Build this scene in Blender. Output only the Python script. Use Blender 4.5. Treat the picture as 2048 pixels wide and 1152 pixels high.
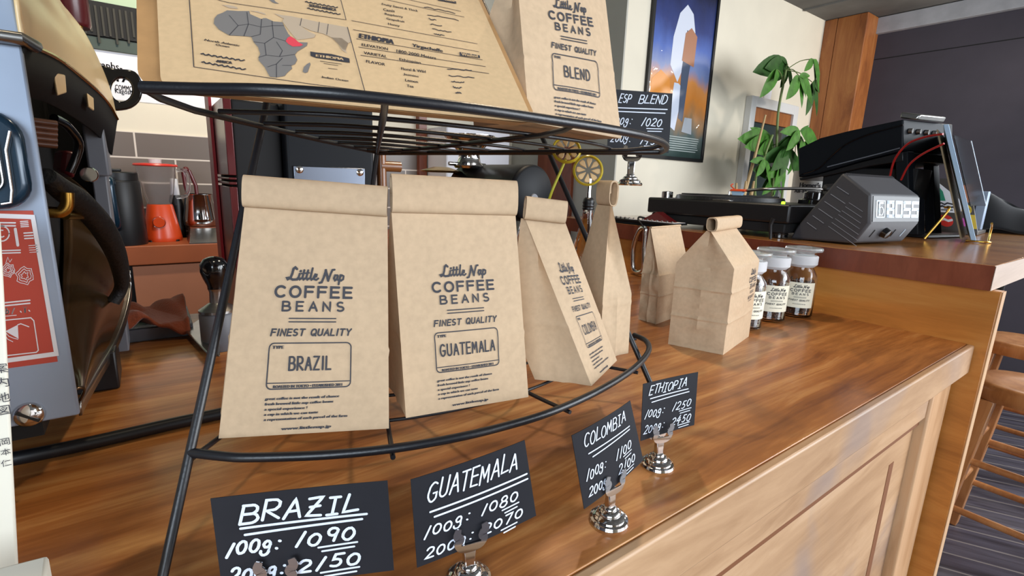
import bpy, bmesh, math, random
from mathutils import Vector, Matrix, noise
from math import sin, cos, pi, radians

C = bpy.context.scene.collection
for o in list(bpy.data.objects): bpy.data.objects.remove(o)
SC = bpy.context.scene
ZC = 0.95                      # height of the counter top above the floor
# ---------------------------------------------------------------- camera
FPX, PITCH, ROLL, YAW, CH = 993.7, 0.20925, 0.035329, 0.934664, 0.30
fwd = Vector((cos(PITCH)*cos(YAW), cos(PITCH)*sin(YAW), -sin(PITCH)))
r0 = Vector((sin(YAW), -cos(YAW), 0)); u0 = r0.cross(fwd)
RT = r0*cos(ROLL)+u0*sin(ROLL); UP = -r0*sin(ROLL)+u0*cos(ROLL)
cd = bpy.data.cameras.new('camera'); cam = bpy.data.objects.new('camera', cd); C.objects.link(cam)
m = Matrix((RT, UP, -fwd)).transposed().to_4x4(); m.translation = Vector((0, 0, CH+ZC)); cam.matrix_world = m
cd.sensor_width = 36; cd.sensor_fit = 'HORIZONTAL'; cd.lens = FPX/2048*36; cd.clip_start = .01; cd.clip_end = 60
SC.camera = cam
# ---------------------------------------------------------------- light
SC.view_settings.view_transform = 'Standard'; SC.view_settings.look = 'None'
SC.view_settings.exposure = 0.92; SC.view_settings.gamma = 1; SC.view_settings.use_curve_mapping = False
w = bpy.data.worlds.new('room_daylight'); SC.world = w; w.use_nodes = True
bg = w.node_tree.nodes['Background']; bg.inputs[0].default_value = (.95, .93, .95, 1); bg.inputs[1].default_value = .75
def area(name, loc, target, sx, sy, power, col):
    l = bpy.data.lights.new(name, 'AREA'); l.shape = 'RECTANGLE'; l.size = sx; l.size_y = sy; l.energy = power; l.color = col
    o = bpy.data.objects.new(name, l); C.objects.link(o); o.location = loc
    o.rotation_euler = (Vector(target)-Vector(loc)).to_track_quat('-Z', 'Y').to_euler(); return o
def spot(name, loc, target, power, col, ang, rad):
    l = bpy.data.lights.new(name, 'SPOT'); l.energy = power; l.color = col; l.spot_size = radians(ang); l.spot_blend = .6; l.shadow_soft_size = rad
    o = bpy.data.objects.new(name, l); C.objects.link(o); o.location = loc
    o.rotation_euler = (Vector(target)-Vector(loc)).to_track_quat('-Z', 'Y').to_euler(); return o
area('window_daylight', (3.1, -1.75, 1.75), (1.1, .7, .95), 3.0, 1.8, 84, (.88, .94, 1))
area('window_daylight_left', (-1.5, -1.7, 1.8), (.7, .6, .95), 1.8, 1.3, 42, (.78, .89, 1))
spot('ceiling_spot_wall', (4.8, .35, 2.3), (3.2, 2.13, 1.7), 26, (1, .92, .82), 130, .07)
spot('ceiling_spot_counter', (1.0, 1.0, 2.5), (.9, .7, .95), 24, (1, .8, .56), 90, .05)
spot('ceiling_spot_machine', (.1, .55, 2.5), (-.1, .85, 1.45), 7, (1, .86, .6), 30, .05)
spot('ceiling_spot_kitchen', (.2, 2.1, 2.5), (.1, 3.1, 1.3), 34, (1, .86, .66), 110, .06)

# ---------------------------------------------------------------- pixel rays (2048x1152) to points; z measured from the counter top
O = Vector((0, 0, CH))
def ray(x, y): return RT*((x-1024)/FPX) - UP*((y-576)/FPX) + fwd
def atz(x, y, z=0.): d = ray(x, y); return O+d*((z-CH)/d.z)
def atx(x, y, X): d = ray(x, y); return O+d*(X/d.x)
def aty(x, y, Y): d = ray(x, y); return O+d*(Y/d.y)
def atp(x, y, p, n): d = ray(x, y); p = Vector(p); n = Vector(n); return O+d*((p-O).dot(n)/d.dot(n))
def atd(x, y, dep): return O+ray(x, y)*dep
def V(*a): return Vector(a)
def lerp(a, b, t): return a+(b-a)*t

# ---------------------------------------------------------------- mesh building
class MB:
    def __init__(s): s.v = []; s.f = []; s.mi = []
    def add(s, vs, fs, mi=0):
        b = len(s.v); s.v += [Vector(p) for p in vs]; s.f += [tuple(b+i for i in f) for f in fs]; s.mi += [mi]*len(fs); return s
    def box(s, a, b, mi=0):
        x0, y0, z0 = a; x1, y1, z1 = b
        return s.hexa([(x0, y0, z0), (x1, y0, z0), (x1, y1, z0), (x0, y1, z0)], [(x0, y0, z1), (x1, y0, z1), (x1, y1, z1), (x0, y1, z1)], mi)
    def hexa(s, lo, hi, mi=0):
        return s.add(list(lo)+list(hi), [(3, 2, 1, 0), (4, 5, 6, 7), (0, 1, 5, 4), (1, 2, 6, 5), (2, 3, 7, 6), (3, 0, 4, 7)], mi)
    def prism(s, poly, d, mi=0):
        n = len(poly); d = Vector(d); p = [Vector(q) for q in poly]
        return s.add(p+[q+d for q in p], [tuple(range(n)), tuple(range(2*n-1, n-1, -1))]+[(i, i+n, (i+1) % n+n, (i+1) % n) for i in range(n)], mi)
    def tube(s, path, r, n=8, closed=False, mi=0, caps=True):
        path = [Vector(p) for p in path]; N = len(path); rings = []
        rr = r if isinstance(r, (list, tuple)) else [r]*N
        up = None
        for i in range(N):
            a = path[(i-1) % N] if (closed or i) else path[0]; b = path[(i+1) % N] if (closed or i < N-1) else path[-1]
            t = (b-a).normalized()
            if up is None: up = t.orthogonal().normalized()
            up = (up-t*up.dot(t))
            up = up.normalized() if up.length > 1e-6 else t.orthogonal().normalized()
            w_ = t.cross(up)
            rings.append([path[i]+(up*cos(2*pi*k/n)+w_*sin(2*pi*k/n))*rr[i] for k in range(n)])
        vs = [p for q in rings for p in q]; fs = []
        for i in range(N if closed else N-1):
            j = (i+1) % N
            for k in range(n): fs.append((i*n+k, i*n+(k+1) % n, j*n+(k+1) % n, j*n+k))
        if not closed and caps: fs += [tuple(range(n-1, -1, -1)), tuple((N-1)*n+k for k in range(n))]
        return s.add(vs, fs, mi)
    def lathe(s, prof, c=(0, 0, 0), n=32, axis=(0, 0, 1), mi=0, closed=False):
        c = Vector(c); ax = Vector(axis).normalized(); e = ax.orthogonal().normalized()
        if abs(ax.z) > .99: e = V(1, 0, 0)
        g = ax.cross(e); vs = []; fs = []
        for r, h in prof:
            for k in range(n): vs.append(c+ax*h+(e*cos(2*pi*k/n)+g*sin(2*pi*k/n))*max(r, 1e-5))
        m_ = len(prof)
        for i in range(m_ if closed else m_-1):
            j = (i+1) % m_
            for k in range(n): fs.append((i*n+k, i*n+(k+1) % n, j*n+(k+1) % n, j*n+k))
        if not closed:
            if prof[0][0] > 1e-4: fs.append(tuple(range(n-1, -1, -1)))
            if prof[-1][0] > 1e-4: fs.append(tuple((m_-1)*n+k for k in range(n)))
        return s.add(vs, fs, mi)
    def grid(s, fn, nu, nv, mi=0):
        vs = [fn(i/nu, j/nv) for j in range(nv+1) for i in range(nu+1)]
        return s.add(vs, [(j*(nu+1)+i, j*(nu+1)+i+1, (j+1)*(nu+1)+i+1, (j+1)*(nu+1)+i) for j in range(nv) for i in range(nu)], mi)
    def ball(s, c, r, n=12, mi=0):
        c = Vector(c); r = r if isinstance(r, (tuple, list)) else (r, r, r); vs = []; fs = []
        h = n//2
        for j in range(h+1):
            for k in range(n):
                a = pi*j/h; vs.append(c+V(r[0]*sin(a)*cos(2*pi*k/n), r[1]*sin(a)*sin(2*pi*k/n), r[2]*cos(a)))
        for j in range(h):
            for k in range(n): fs.append((j*n+k, (j+1)*n+k, (j+1)*n+(k+1) % n, j*n+(k+1) % n))
        return s.add(vs, fs, mi)
    def build(s, name, mats, parent=None, loc=None, smooth=40, bevel=0, seg=2, solid=0, fix=True):
        me = bpy.data.meshes.new(name)
        off = parent.location if parent is not None and parent.parent is None else V(0, 0, 0)
        q = parent
        if parent is not None:
            off = V(0, 0, 0); q = parent
            while q is not None: off = off+q.location; q = q.parent
        o = bpy.data.objects.new(name, me); C.objects.link(o)
        if parent is not None: o.parent = parent
        if loc is not None: loc = Vector(loc); o.location = loc-off
        sh = off if loc is None else loc
        me.from_pydata([p-sh for p in s.v], [], s.f)
        for mm in (mats if isinstance(mats, (list, tuple)) else [mats]): me.materials.append(mm)
        for p, i in zip(me.polygons, s.mi): p.material_index = i
        if fix:
            b = bmesh.new(); b.from_mesh(me); bmesh.ops.remove_doubles(b, verts=b.verts, dist=1e-6); bmesh.ops.recalc_face_normals(b, faces=b.faces); b.to_mesh(me); b.free()
        if smooth:
            me.polygons.foreach_set('use_smooth', [True]*len(me.polygons)); me.set_sharp_from_angle(angle=radians(smooth))
        if solid:
            md = o.modifiers.new('solid', 'SOLIDIFY'); md.thickness = solid; md.offset = 0
        if bevel:
            md = o.modifiers.new('bevel', 'BEVEL'); md.width = bevel; md.segments = seg; md.limit_method = 'ANGLE'; md.angle_limit = radians(35); md.harden_normals = False
        return o
def tag(o, label, cat=None, group=None, kind=None):
    if label: o['label'] = label
    if cat: o['category'] = cat
    if group: o['group'] = group
    if kind: o['kind'] = kind
    return o
def thing(name, loc, label, cat, group=None):
    o = bpy.data.objects.new(name, None); C.objects.link(o); o.location = Vector(loc); o.empty_display_size = .02
    return tag(o, label, cat, group)
def struct(o): o['kind'] = 'structure'; return o
def dup(root, loc, rotz=0, scale=None, label=None):
    r = root.copy(); C.objects.link(r); r.location = Vector(loc); r.rotation_euler = (0, 0, rotz)
    if scale: r.scale = scale
    if label: r['label'] = label
    for ch in list(root.children):
        c = ch.copy(); C.objects.link(c); c.parent = r
        for g in list(ch.children):
            d = g.copy(); C.objects.link(d); d.parent = c
    return r
def circ(c, r, n=24, e=V(1, 0, 0), g=V(0, 1, 0)): return [Vector(c)+(e*cos(2*pi*k/n)+g*sin(2*pi*k/n))*r for k in range(n)]
def catmull(pts, n=6, closed=False):
    pts = [Vector(p) for p in pts]; N = len(pts); out = []
    for i in range(N if closed else N-1):
        g = lambda k: pts[k % N] if closed else pts[max(0, min(N-1, k))]
        a, b, c, d = g(i-1), g(i), g(i+1), g(i+2)
        for k in range(n):
            t = k/n; out.append(.5*((2*b)+(c-a)*t+(2*a-5*b+4*c-d)*t*t+(3*b-a-3*c+d)*t**3))
    if not closed: out.append(pts[-1])
    return out

# ---------------------------------------------------------------- materials
def lin(c):
    if isinstance(c, str): c = [int(c[i:i+2], 16)/255 for i in (0, 2, 4)]
    return tuple((x/12.92 if x <= .04045 else ((x+.055)/1.055)**2.4) for x in c)+(1,)
def mat(name, col, rough=.5, metal=0, **k):
    mt = bpy.data.materials.new(name); mt.use_nodes = True; b = mt.node_tree.nodes['Principled BSDF']
    c = lin(col); b.inputs['Base Color'].default_value = c; b.inputs['Roughness'].default_value = rough; b.inputs['Metallic'].default_value = metal
    if 'spec' in k: b.inputs['Specular IOR Level'].default_value = k['spec']
    if 'coat' in k: b.inputs['Coat Weight'].default_value = k['coat']; b.inputs['Coat Roughness'].default_value = .15
    if 'trans' in k: b.inputs['Transmission Weight'].default_value = k['trans']; b.inputs['IOR'].default_value = k.get('ior', 1.45)
    if 'emit' in k: b.inputs['Emission Color'].default_value = c; b.inputs['Emission Strength'].default_value = k['emit']
    if 'alpha' in k: b.inputs['Alpha'].default_value = k['alpha']
    if 'sheen' in k: b.inputs['Sheen Weight'].default_value = k['sheen']
    nt = mt.node_tree
    if k.get('var') or k.get('bump'):
        tc = nt.nodes.new('ShaderNodeTexCoord'); nz = nt.nodes.new('ShaderNodeTexNoise'); nz.inputs['Scale'].default_value = k.get('scale', 60); nz.inputs['Detail'].default_value = 5
        mp = nt.nodes.new('ShaderNodeMapping'); mp.inputs['Scale'].default_value = k.get('stretch', (1, 1, 1))
        nt.links.new(tc.outputs['Object'], mp.inputs[0]); nt.links.new(mp.outputs[0], nz.inputs['Vector'])
        if k.get('var'):
            v_ = k['var']; rp = nt.nodes.new('ShaderNodeValToRGB')
            rp.color_ramp.elements[0].position = .3; rp.color_ramp.elements[1].position = .7
            rp.color_ramp.elements[0].color = tuple(x*(1-v_) for x in c[:3])+(1,); rp.color_ramp.elements[1].color = tuple(min(1, x*(1+v_)) for x in c[:3])+(1,)
            nt.links.new(nz.outputs['Fac'], rp.inputs[0]); nt.links.new(rp.outputs[0], b.inputs['Base Color'])
        if k.get('bump'):
            bp = nt.nodes.new('ShaderNodeBump'); bp.inputs['Strength'].default_value = k['bump']; bp.inputs['Distance'].default_value = k.get('dist', .001)
            nt.links.new(nz.outputs['Fac'], bp.inputs['Height']); nt.links.new(bp.outputs[0], b.inputs['Normal'])
    return mt
def wood(name, dark, mid, light, axis=0, rough=.35, coat=.3, grain=1., figure=1., stain=None):
    mt = bpy.data.materials.new(name); mt.use_nodes = True; nt = mt.node_tree; N = nt.nodes.new; L = nt.links.new; b = nt.nodes['Principled BSDF']
    tc = N('ShaderNodeTexCoord'); mp = N('ShaderNodeMapping'); s1 = [26*grain]*3; s1[axis] = 1.6*grain; mp.inputs['Scale'].default_value = s1
    L(tc.outputs['Object'], mp.inputs[0])
    mq = N('ShaderNodeMapping'); s2 = [5*figure]*3; s2[axis] = 1.3*figure; mq.inputs['Scale'].default_value = s2; L(tc.outputs['Object'], mq.inputs[0])
    big = N('ShaderNodeTexNoise'); big.inputs['Scale'].default_value = 1.; big.inputs['Detail'].default_value = 5; big.inputs['Distortion'].default_value = 1.2; L(mq.outputs[0], big.inputs['Vector'])
    ad = N('ShaderNodeVectorMath'); ad.operation = 'MULTIPLY_ADD'; L(big.outputs['Color'], ad.inputs[0]); ad.inputs[1].default_value = (2.6, 2.6, 2.6); L(mp.outputs[0], ad.inputs[2])
    fine = N('ShaderNodeTexNoise'); fine.inputs['Scale'].default_value = 1.; fine.inputs['Detail'].default_value = 7; fine.inputs['Roughness'].default_value = .62; L(ad.outputs[0], fine.inputs['Vector'])
    wv = N('ShaderNodeTexNoise'); wv.inputs['Scale'].default_value = 5.; wv.inputs['Detail'].default_value = 4; L(ad.outputs[0], wv.inputs['Vector'])
    m1 = N('ShaderNodeMath'); m1.operation = 'MULTIPLY'; m1.inputs[1].default_value = .46; L(fine.outputs['Fac'], m1.inputs[0])
    m2 = N('ShaderNodeMath'); m2.operation = 'MULTIPLY_ADD'; m2.inputs[1].default_value = .42; L(big.outputs['Fac'], m2.inputs[0]); L(m1.outputs[0], m2.inputs[2])
    m3 = N('ShaderNodeMath'); m3.operation = 'MULTIPLY_ADD'; m3.inputs[1].default_value = .12; L(wv.outputs['Fac'], m3.inputs[0]); L(m2.outputs[0], m3.inputs[2])
    rp = N('ShaderNodeValToRGB'); cr = rp.color_ramp; cr.elements[0].position = .34; cr.elements[0].color = lin(dark); cr.elements[1].position = .68; cr.elements[1].color = lin(light)
    e = cr.elements.new(.5); e.color = lin(mid); L(m3.outputs[0], rp.inputs[0]); out = rp.outputs[0]
    if stain:
        sn = N('ShaderNodeTexNoise'); sn.inputs['Scale'].default_value = stain[1]; sn.inputs['Detail'].default_value = 3; sn.inputs['Distortion'].default_value = .8; L(tc.outputs['Object'], sn.inputs['Vector'])
        sr = N('ShaderNodeValToRGB'); sr.color_ramp.elements[0].position = .55; sr.color_ramp.elements[0].color = (0, 0, 0, 1); sr.color_ramp.elements[1].position = .74; sr.color_ramp.elements[1].color = (stain[2],)*3+(1,); L(sn.outputs['Fac'], sr.inputs[0])
        mx = N('ShaderNodeMix'); mx.data_type = 'RGBA'; L(sr.outputs[0], mx.inputs['Factor']); L(out, mx.inputs['A']); mx.inputs['B'].default_value = lin(stain[0]); out = mx.outputs['Result']
    L(out, b.inputs['Base Color'])
    b.inputs['Roughness'].default_value = rough; b.inputs['Coat Weight'].default_value = coat; b.inputs['Coat Roughness'].default_value = .18
    bp = N('ShaderNodeBump'); bp.inputs['Strength'].default_value = .12; bp.inputs['Distance'].default_value = .001; L(fine.outputs['Fac'], bp.inputs['Height']); L(bp.outputs[0], b.inputs['Normal'])
    return mt
M = {}
M['counter'] = wood('counter_wood', '663310', 'a5662f', 'd8a262', 0, .42, .35, 1.7, .9, ('44240f', 6.5, .45))
M['front'] = wood('front_wood', '9c744e', 'bf9872', 'd6b492', 0, .5, .1, .6, .8, ('8c7c78', 3.2, .6))
M['front_v'] = wood('front_wood_upright', 'a87c54', 'c89e76', 'dab892', 2, .45, .1, .5, .8)
M['groove'] = mat('groove_wood', '7a4a28', .6)
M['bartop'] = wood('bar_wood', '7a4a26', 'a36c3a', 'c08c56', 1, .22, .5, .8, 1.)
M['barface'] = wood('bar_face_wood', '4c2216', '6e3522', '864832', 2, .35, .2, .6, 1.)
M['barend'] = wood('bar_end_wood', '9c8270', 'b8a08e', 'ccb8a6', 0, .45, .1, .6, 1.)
M['panel'] = wood('panel_wood', '8a5018', 'b87430', 'cc9048', 1, .4, .2, .6, .9)
M['pillar'] = wood('pillar_wood', '6e3a18', '96592a', 'b37840', 2, .5, .05, .5, 1.)
M['stool'] = wood('stool_wood', '8a5228', 'aa7040', 'c48e5a', 2, .35, .3, .8, 1.)
M['cab'] = wood('cabinet_wood', '5a2614', '7a3a20', '8f4c2c', 2, .4, .1, .8, 1.)
M['floor'] = None
M['cream'] = mat('cream_plaster', 'dfd6c2', .75, var=.03, scale=5, bump=.05)
M['greywall'] = mat('grey_plaster', 'b4b0a4', .75, var=.04, scale=5)
M['dark'] = mat('dark_wall_paint', '423d46', .75, var=.06, scale=8, bump=.1)
M['beam'] = mat('pale_concrete', 'a8a8ac', .7, var=.1, scale=12, bump=.2)
M['concrete'] = mat('ceiling_concrete', '6c6a66', .8, var=.3, scale=2.5, bump=.2)
M['kraft'] = mat('kraft_paper', 'c0a586', .72, var=.06, scale=160, bump=.12, dist=.0006, spec=.3)
M['kraft2'] = mat('map_paper', 'cfae84', .75, var=.05, scale=220, spec=.2)
M['kraft3'] = mat('kraft_brown', 'b08454', .7, var=.1, scale=60, bump=.3)
M['ink'] = mat('black_ink', '35343a', .7)
M['mapgrey'] = mat('map_grey_ink', '77716c', .8); M['maplight'] = mat('map_light_ink', 'b59f86', .8); M['mapred'] = mat('map_red_ink', 'd8404c', .8)
M['wire'] = mat('black_enamel_wire', '14151a', .38, bump=.25, scale=400, dist=.0005, spec=.6)
M['card'] = mat('black_card', '1e1f25', .6, var=.08, scale=40, spec=.35)
M['chalk'] = mat('white_marker', 'dfe6f4', .8)
M['chrome'] = mat('chrome', 'd6d4d2', .08, 1); M['steel'] = mat('brushed_steel', 'a9a7a4', .28, 1, var=.1, scale=30, stretch=(1, 1, 12))
M['brass'] = mat('brass', 'c79a4a', .25, 1)
M['panelmetal'] = mat('grey_metal_plate', '9caabf', .45, .2, var=.06, scale=14, bump=.03)
M['machinecream'] = mat('cream_enamel', 'f0d09c', .4, 0, coat=.3, var=.03, scale=6)
M['black'] = mat('black_plastic', '131316', .4); M['blackmatt'] = mat('black_matt', '0e0e10', .75); M['blackgloss'] = mat('black_gloss', '0c0c0f', .1, coat=.5)
M['navyblack'] = mat('blue_black_metal', '12151a', .5, .0, spec=.2)
M['darkdome'] = mat('dark_brown_gloss', '5a4228', .2, .7, coat=.4)
M['gauge'] = mat('blue_black_bezel', '123044', .22, .3, coat=.5)
M['glassdark'] = mat('dark_dial_glass', '232826', .15, 0, coat=.6)
M['red'] = mat('red_sticker', 'be4838', .45); M['white'] = mat('white_print', 'e9e9ee', .6)
M['maroon'] = mat('maroon_enamel', '5a161a', .3, coat=.3); M['redstrip'] = mat('red_paint', 'b8202c', .4)
M['orange'] = mat('orange_plastic', 'd84a1c', .35, coat=.2); M['redlid'] = mat('red_lid', 'd83a30', .35)
M['glass'] = mat('clear_glass', 'f6f8f8', .02, trans=1, ior=1.45); M['frost'] = mat('frosted_glass', 'e8e8ea', .5, trans=.35, ior=1.3)
M['jug'] = mat('milky_clear_plastic', 'f6f4f4', .15, trans=.95, ior=1.12); M['lens'] = mat('clear_stopper_glass', 'f4f6f6', .12, trans=.8, ior=1.25); M['cleargl'] = mat('clear_plastic', 'eef0f0', .08, trans=1, ior=1.2)
M['bean'] = mat('roasted_bean', '5e3826', .4, var=.2, scale=90)
M['labelpaper'] = mat('cream_label_paper', 'efe9d2', .7)
M['cloth'] = mat('rust_towel', '9c4a2a', .95, bump=.8, scale=260, dist=.002, sheen=.3)
M['terracotta'] = mat('terracotta_laminate', 'a3562f', .45, var=.08, scale=6); M['terralight'] = mat('terracotta_door', 'b87858', .5, var=.06, scale=6)
M['leaf'] = mat('green_leaf', '3f6d24', .55, spec=.25, var=.3, scale=25); M['leaf2'] = mat('dark_green_leaf', '2a4e1c', .55, spec=.25, var=.25, scale=25); M['stem'] = mat('plant_stem', '6a7a44', .6); M['twig'] = mat('dry_twig', 'b09468', .7)
M['rubber'] = mat('black_rubber', '101012', .6, bump=.8, scale=180, dist=.002)
M['spk'] = mat('dark_grey_speaker', '37373b', .5, bump=.15, scale=300)
M['lightblue'] = mat('silver_print', 'c3d2e0', .4)
M['cablered'] = mat('red_cable', 'a81c1c', .35); M['lime'] = mat('lime_cord', 'b9b52c', .4); M['lemon'] = mat('lemon_plastic', 'd9c23c', .25, trans=.45, ior=1.3); M['lemonpulp'] = mat('lemon_pulp_plastic', 'ecc890', .25, trans=.4, ior=1.3)
M['paper'] = mat('off_white_paper', 'e9e7ec', .7); M['bookspine'] = mat('book_spine_paper', 'd8d3c4', .6)
M['paleblue'] = mat('pale_blue_edge', 'a9c8e2', .3); M['sticky'] = mat('yellow_sticker', 'd8b83a', .5); M['pink'] = mat('pink_sticker', 'cc50b0', .5); M['green'] = mat('green_sticker', '2c8a6a', .5)
M['greyplastic'] = mat('grey_plastic', '6d7078', .45); M['lapgrey'] = mat('laptop_grey', '55504c', .4, .3); M['palegreen'] = mat('pale_green_paint', 'a8bca0', .7); M['darkgreen'] = mat('dark_green_board', '38463f', .6)
M['mirror'] = mat('dark_glass', '2c3a38', .08, 0, coat=1.); M['coat'] = mat('black_fabric', '111114', .9, sheen=.2); M['knobbrown'] = mat('brown_wood_handle', '7a4a24', .35, coat=.4)

# ================================================================ the room
def floor_mat():
    mt = bpy.data.materials.new('worn_dark_planks'); mt.use_nodes = True; nt = mt.node_tree; N = nt.nodes.new; L = nt.links.new; b = nt.nodes['Principled BSDF']
    tc = N('ShaderNodeTexCoord'); mp = N('ShaderNodeMapping'); mp.inputs['Rotation'].default_value = (0, 0, radians(62)); L(tc.outputs['Object'], mp.inputs[0])
    br = N('ShaderNodeTexBrick'); br.inputs['Color1'].default_value = lin('4a4650'); br.inputs['Color2'].default_value = lin('5a5660'); br.inputs['Mortar'].default_value = lin('8c8580')
    br.inputs['Scale'].default_value = 1; br.inputs['Mortar Size'].default_value = .0035; br.inputs['Brick Width'].default_value = 7.; br.inputs['Row Height'].default_value = .1; L(mp.outputs[0], br.inputs['Vector'])
    mq = N('ShaderNodeMapping'); mq.inputs['Scale'].default_value = (3, 40, 1); L(mp.outputs[0], mq.inputs[0])
    nz = N('ShaderNodeTexNoise'); nz.inputs['Scale'].default_value = 1; nz.inputs['Detail'].default_value = 6; L(mq.outputs[0], nz.inputs['Vector'])
    mx = N('ShaderNodeMix'); mx.data_type = 'RGBA'; mx.blend_type = 'MULTIPLY'; mx.inputs['Factor'].default_value = .8; L(br.outputs[0], mx.inputs['A'])
    rp = N('ShaderNodeValToRGB'); rp.color_ramp.elements[0].position = .35; rp.color_ramp.elements[0].color = (.25, .22, .22, 1); rp.color_ramp.elements[1].position = .65; L(nz.outputs['Fac'], rp.inputs[0]); L(rp.outputs[0], mx.inputs['B'])
    L(mx.outputs['Result'], b.inputs['Base Color']); b.inputs['Roughness'].default_value = .42
    return mt
def tile_mat():
    mt = bpy.data.materials.new('grey_brown_tiles'); mt.use_nodes = True; nt = mt.node_tree; N = nt.nodes.new; L = nt.links.new; b = nt.nodes['Principled BSDF']
    tc = N('ShaderNodeTexCoord'); sp = N('ShaderNodeSeparateXYZ'); cb = N('ShaderNodeCombineXYZ'); L(tc.outputs['Object'], sp.inputs[0]); L(sp.outputs[0], cb.inputs[0]); L(sp.outputs[2], cb.inputs[1])
    br = N('ShaderNodeTexBrick'); br.inputs['Color1'].default_value = lin('6a5f58'); br.inputs['Color2'].default_value = lin('77695f'); br.inputs['Mortar'].default_value = lin('d8ccc0')
    br.inputs['Scale'].default_value = 1; br.inputs['Mortar Size'].default_value = .004; br.inputs['Brick Width'].default_value = .316; br.inputs['Row Height'].default_value = .122; L(cb.outputs[0], br.inputs['Vector'])
    L(br.outputs[0], b.inputs['Base Color']); b.inputs['Roughness'].default_value = .3
    return mt
M['floor'] = floor_mat(); M['tile'] = tile_mat()
FZ = -ZC; CZ = 1.70; YW = 2.13; XD = 4.95; YK = 3.15
struct(MB().box((-3, -4, FZ-.05), (5.2, 4, FZ)).build('floor', M['floor'], smooth=0))
struct(MB().box((-2.5, -3.2, FZ), (-2.4, 3.2, CZ)).build('wall_far_blocker', M['dark'], smooth=0))  # unseen dark wall, added to keep ambient light off the left side
struct(MB().box((-2.4, -3.2, FZ), (.5, -3.1, CZ)).build('wall_rear_blocker', M['cream'], smooth=0))  # part wall behind the camera, out of view, added to cut ambient light
struct(MB().box((-3, -3.2, CZ), (5.3, 4, CZ+.05)).build('ceiling', M['concrete'], smooth=0))
XC = atx(1235, 200, 1).x*0 + aty(1235, 200, YW).x
struct(MB().box((XC, YW, FZ), (5.2, YW+.12, CZ)).build('wall_left', M['cream'], smooth=0))
XG = aty(1006, 260, YK).x
struct(MB().box((XC-.012, YW-.03, FZ), (XC, YK, CZ)).build('trim_1', M['greywall'], smooth=0))
struct(MB().box((-3, YK, FZ), (XC, YK+.1, CZ)).build('wall_kitchen', M['cream'], smooth=0))
struct(MB().box((-3, YK-.012, -.08), (1.5, YK, .478)).build('trim_2', M['tile'], smooth=0, loc=(-.011, YK, .478-.122*4)))
p = aty(835, 320, YK-.02); q = aty(847, 320, YK-.02)
struct(MB().box((p.x, YK-.05, -.3), (q.x+.01, YK, 1.1)).build('trim_3', M['cab'], smooth=0))
struct(MB().box((XD, -4, FZ), (XD+.12, YW+.1, CZ)).build('wall_right', M['dark'], smooth=0))
struct(MB().box((XD-.05, -4, 1.575), (XD, 1.83, CZ-.005)).build('trim_4', M['beam'], smooth=0, bevel=.004))
# wooden pillar of two boards in the corner
PX = 4.70
struct(MB().box((PX, 2.035, FZ), (XD, 2.128, CZ-.003)).build('trim_5', M['pillar'], smooth=0, bevel=.003))
struct(MB().box((PX, 1.815, FZ), (XD, 2.032, CZ-.003)).build('trim_6', M['pillar'], smooth=0, bevel=.006))
sz0, sz1 = atx(1755, 118, XD).z, atx(2040, 73, XD).z
struct(MB().box((XD-.003, -3, sz0-.006), (XD, 1.81, sz0)).build('trim_10', M['blackmatt'], smooth=0))
# ceiling beam seam
struct(MB().box((4.3, -.2, CZ-.012), (4.32, 2.12, CZ)).build('trim_7', M['concrete'], smooth=0))

# ================================================================ the counter and the raised bar
XB = 1.378; YF = .226
ct = thing('service_counter', (.3, .7, FZ), 'long low wooden counter carrying the wire rack and the coffee bags', 'counter')
MB().box((-1.6, YF+.0125, -.062), (XB-.001, 1.235, 0)).build('counter_top', M['counter'], ct, loc=(.3, .7, -.03), bevel=.001)
MB().box((-1.6, YF, -.062), (XB-.001, YF+.0122, -.0003)).build('front_edge', M['front'], ct, loc=(.3, .23, -.03), bevel=.003)
MB().box((-1.6, .252, -.14), (XB-.135, .30, -.0625)).build('apron', M['front'], ct, loc=(.3, .27, -.1), bevel=.002)
MB().box((-1.6, .259, -.1605), (XB-.135, .30, -.1405)).build('moulding', M['groove'], ct, bevel=.003)
f = MB(); f.box((-1.6, .266, FZ+.0), (XB-.135, .30, -.161)); f.build('front_panel', M['front'], ct, loc=(.3, .27, -.5))
g = MB(); g.box((1.128, .2652, FZ), (1.152, .268, -.215)); g.build('panel_groove', M['groove'], ct)
MB().box((XB-.1345, .246, FZ), (XB-.012, .30, -.0625)).build('corner_post', M['front_v'], ct, bevel=.005, seg=3)
MB().box((-1.6, .301, FZ), (XB-.003, 1.2, -.07)).build('counter_body', M['terracotta'], ct)
bar = thing('raised_bar', (2.0, .9, FZ), 'raised wooden bar at the end of the counter under the turntable and speaker', 'bar')
MB().box((XB, .205, FZ), (XB+.03, 1.42, .118)).build('upright_panel', M['panel'], bar, loc=(XB, .8, -.3), bevel=.002)
MB().box((XB+.001, .2035, FZ), (XB+.029, .2048, .1175)).build('end_strip', M['front_v'], bar)
MB().box((1.362, .221, .1185), (2.78, 1.55, .170)).build('bar_top', M['bartop'], bar, loc=(2, .9, .15), bevel=.003)
MB().box((1.3612, .2215, .119), (1.3622, 1.5495, .1695)).build('front_edge', M['barface'], bar)
MB().box((1.3625, .2200, .119), (2.779, .2210, .1695)).build('end_edge', M['barend'], bar)
k = MB(); k.lathe([(0.0001, 0), (.016, 0), (.016, .002), (.0001, .002)], (1.3605, .565, .155), 16, (1, 0, 0)); kk = k.build('knot', M['groove'], bar, smooth=0)
MB().box((2.3, .6, FZ), (2.7, 1.4, .118)).build('bar_support', M['panel'], bar)

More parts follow.
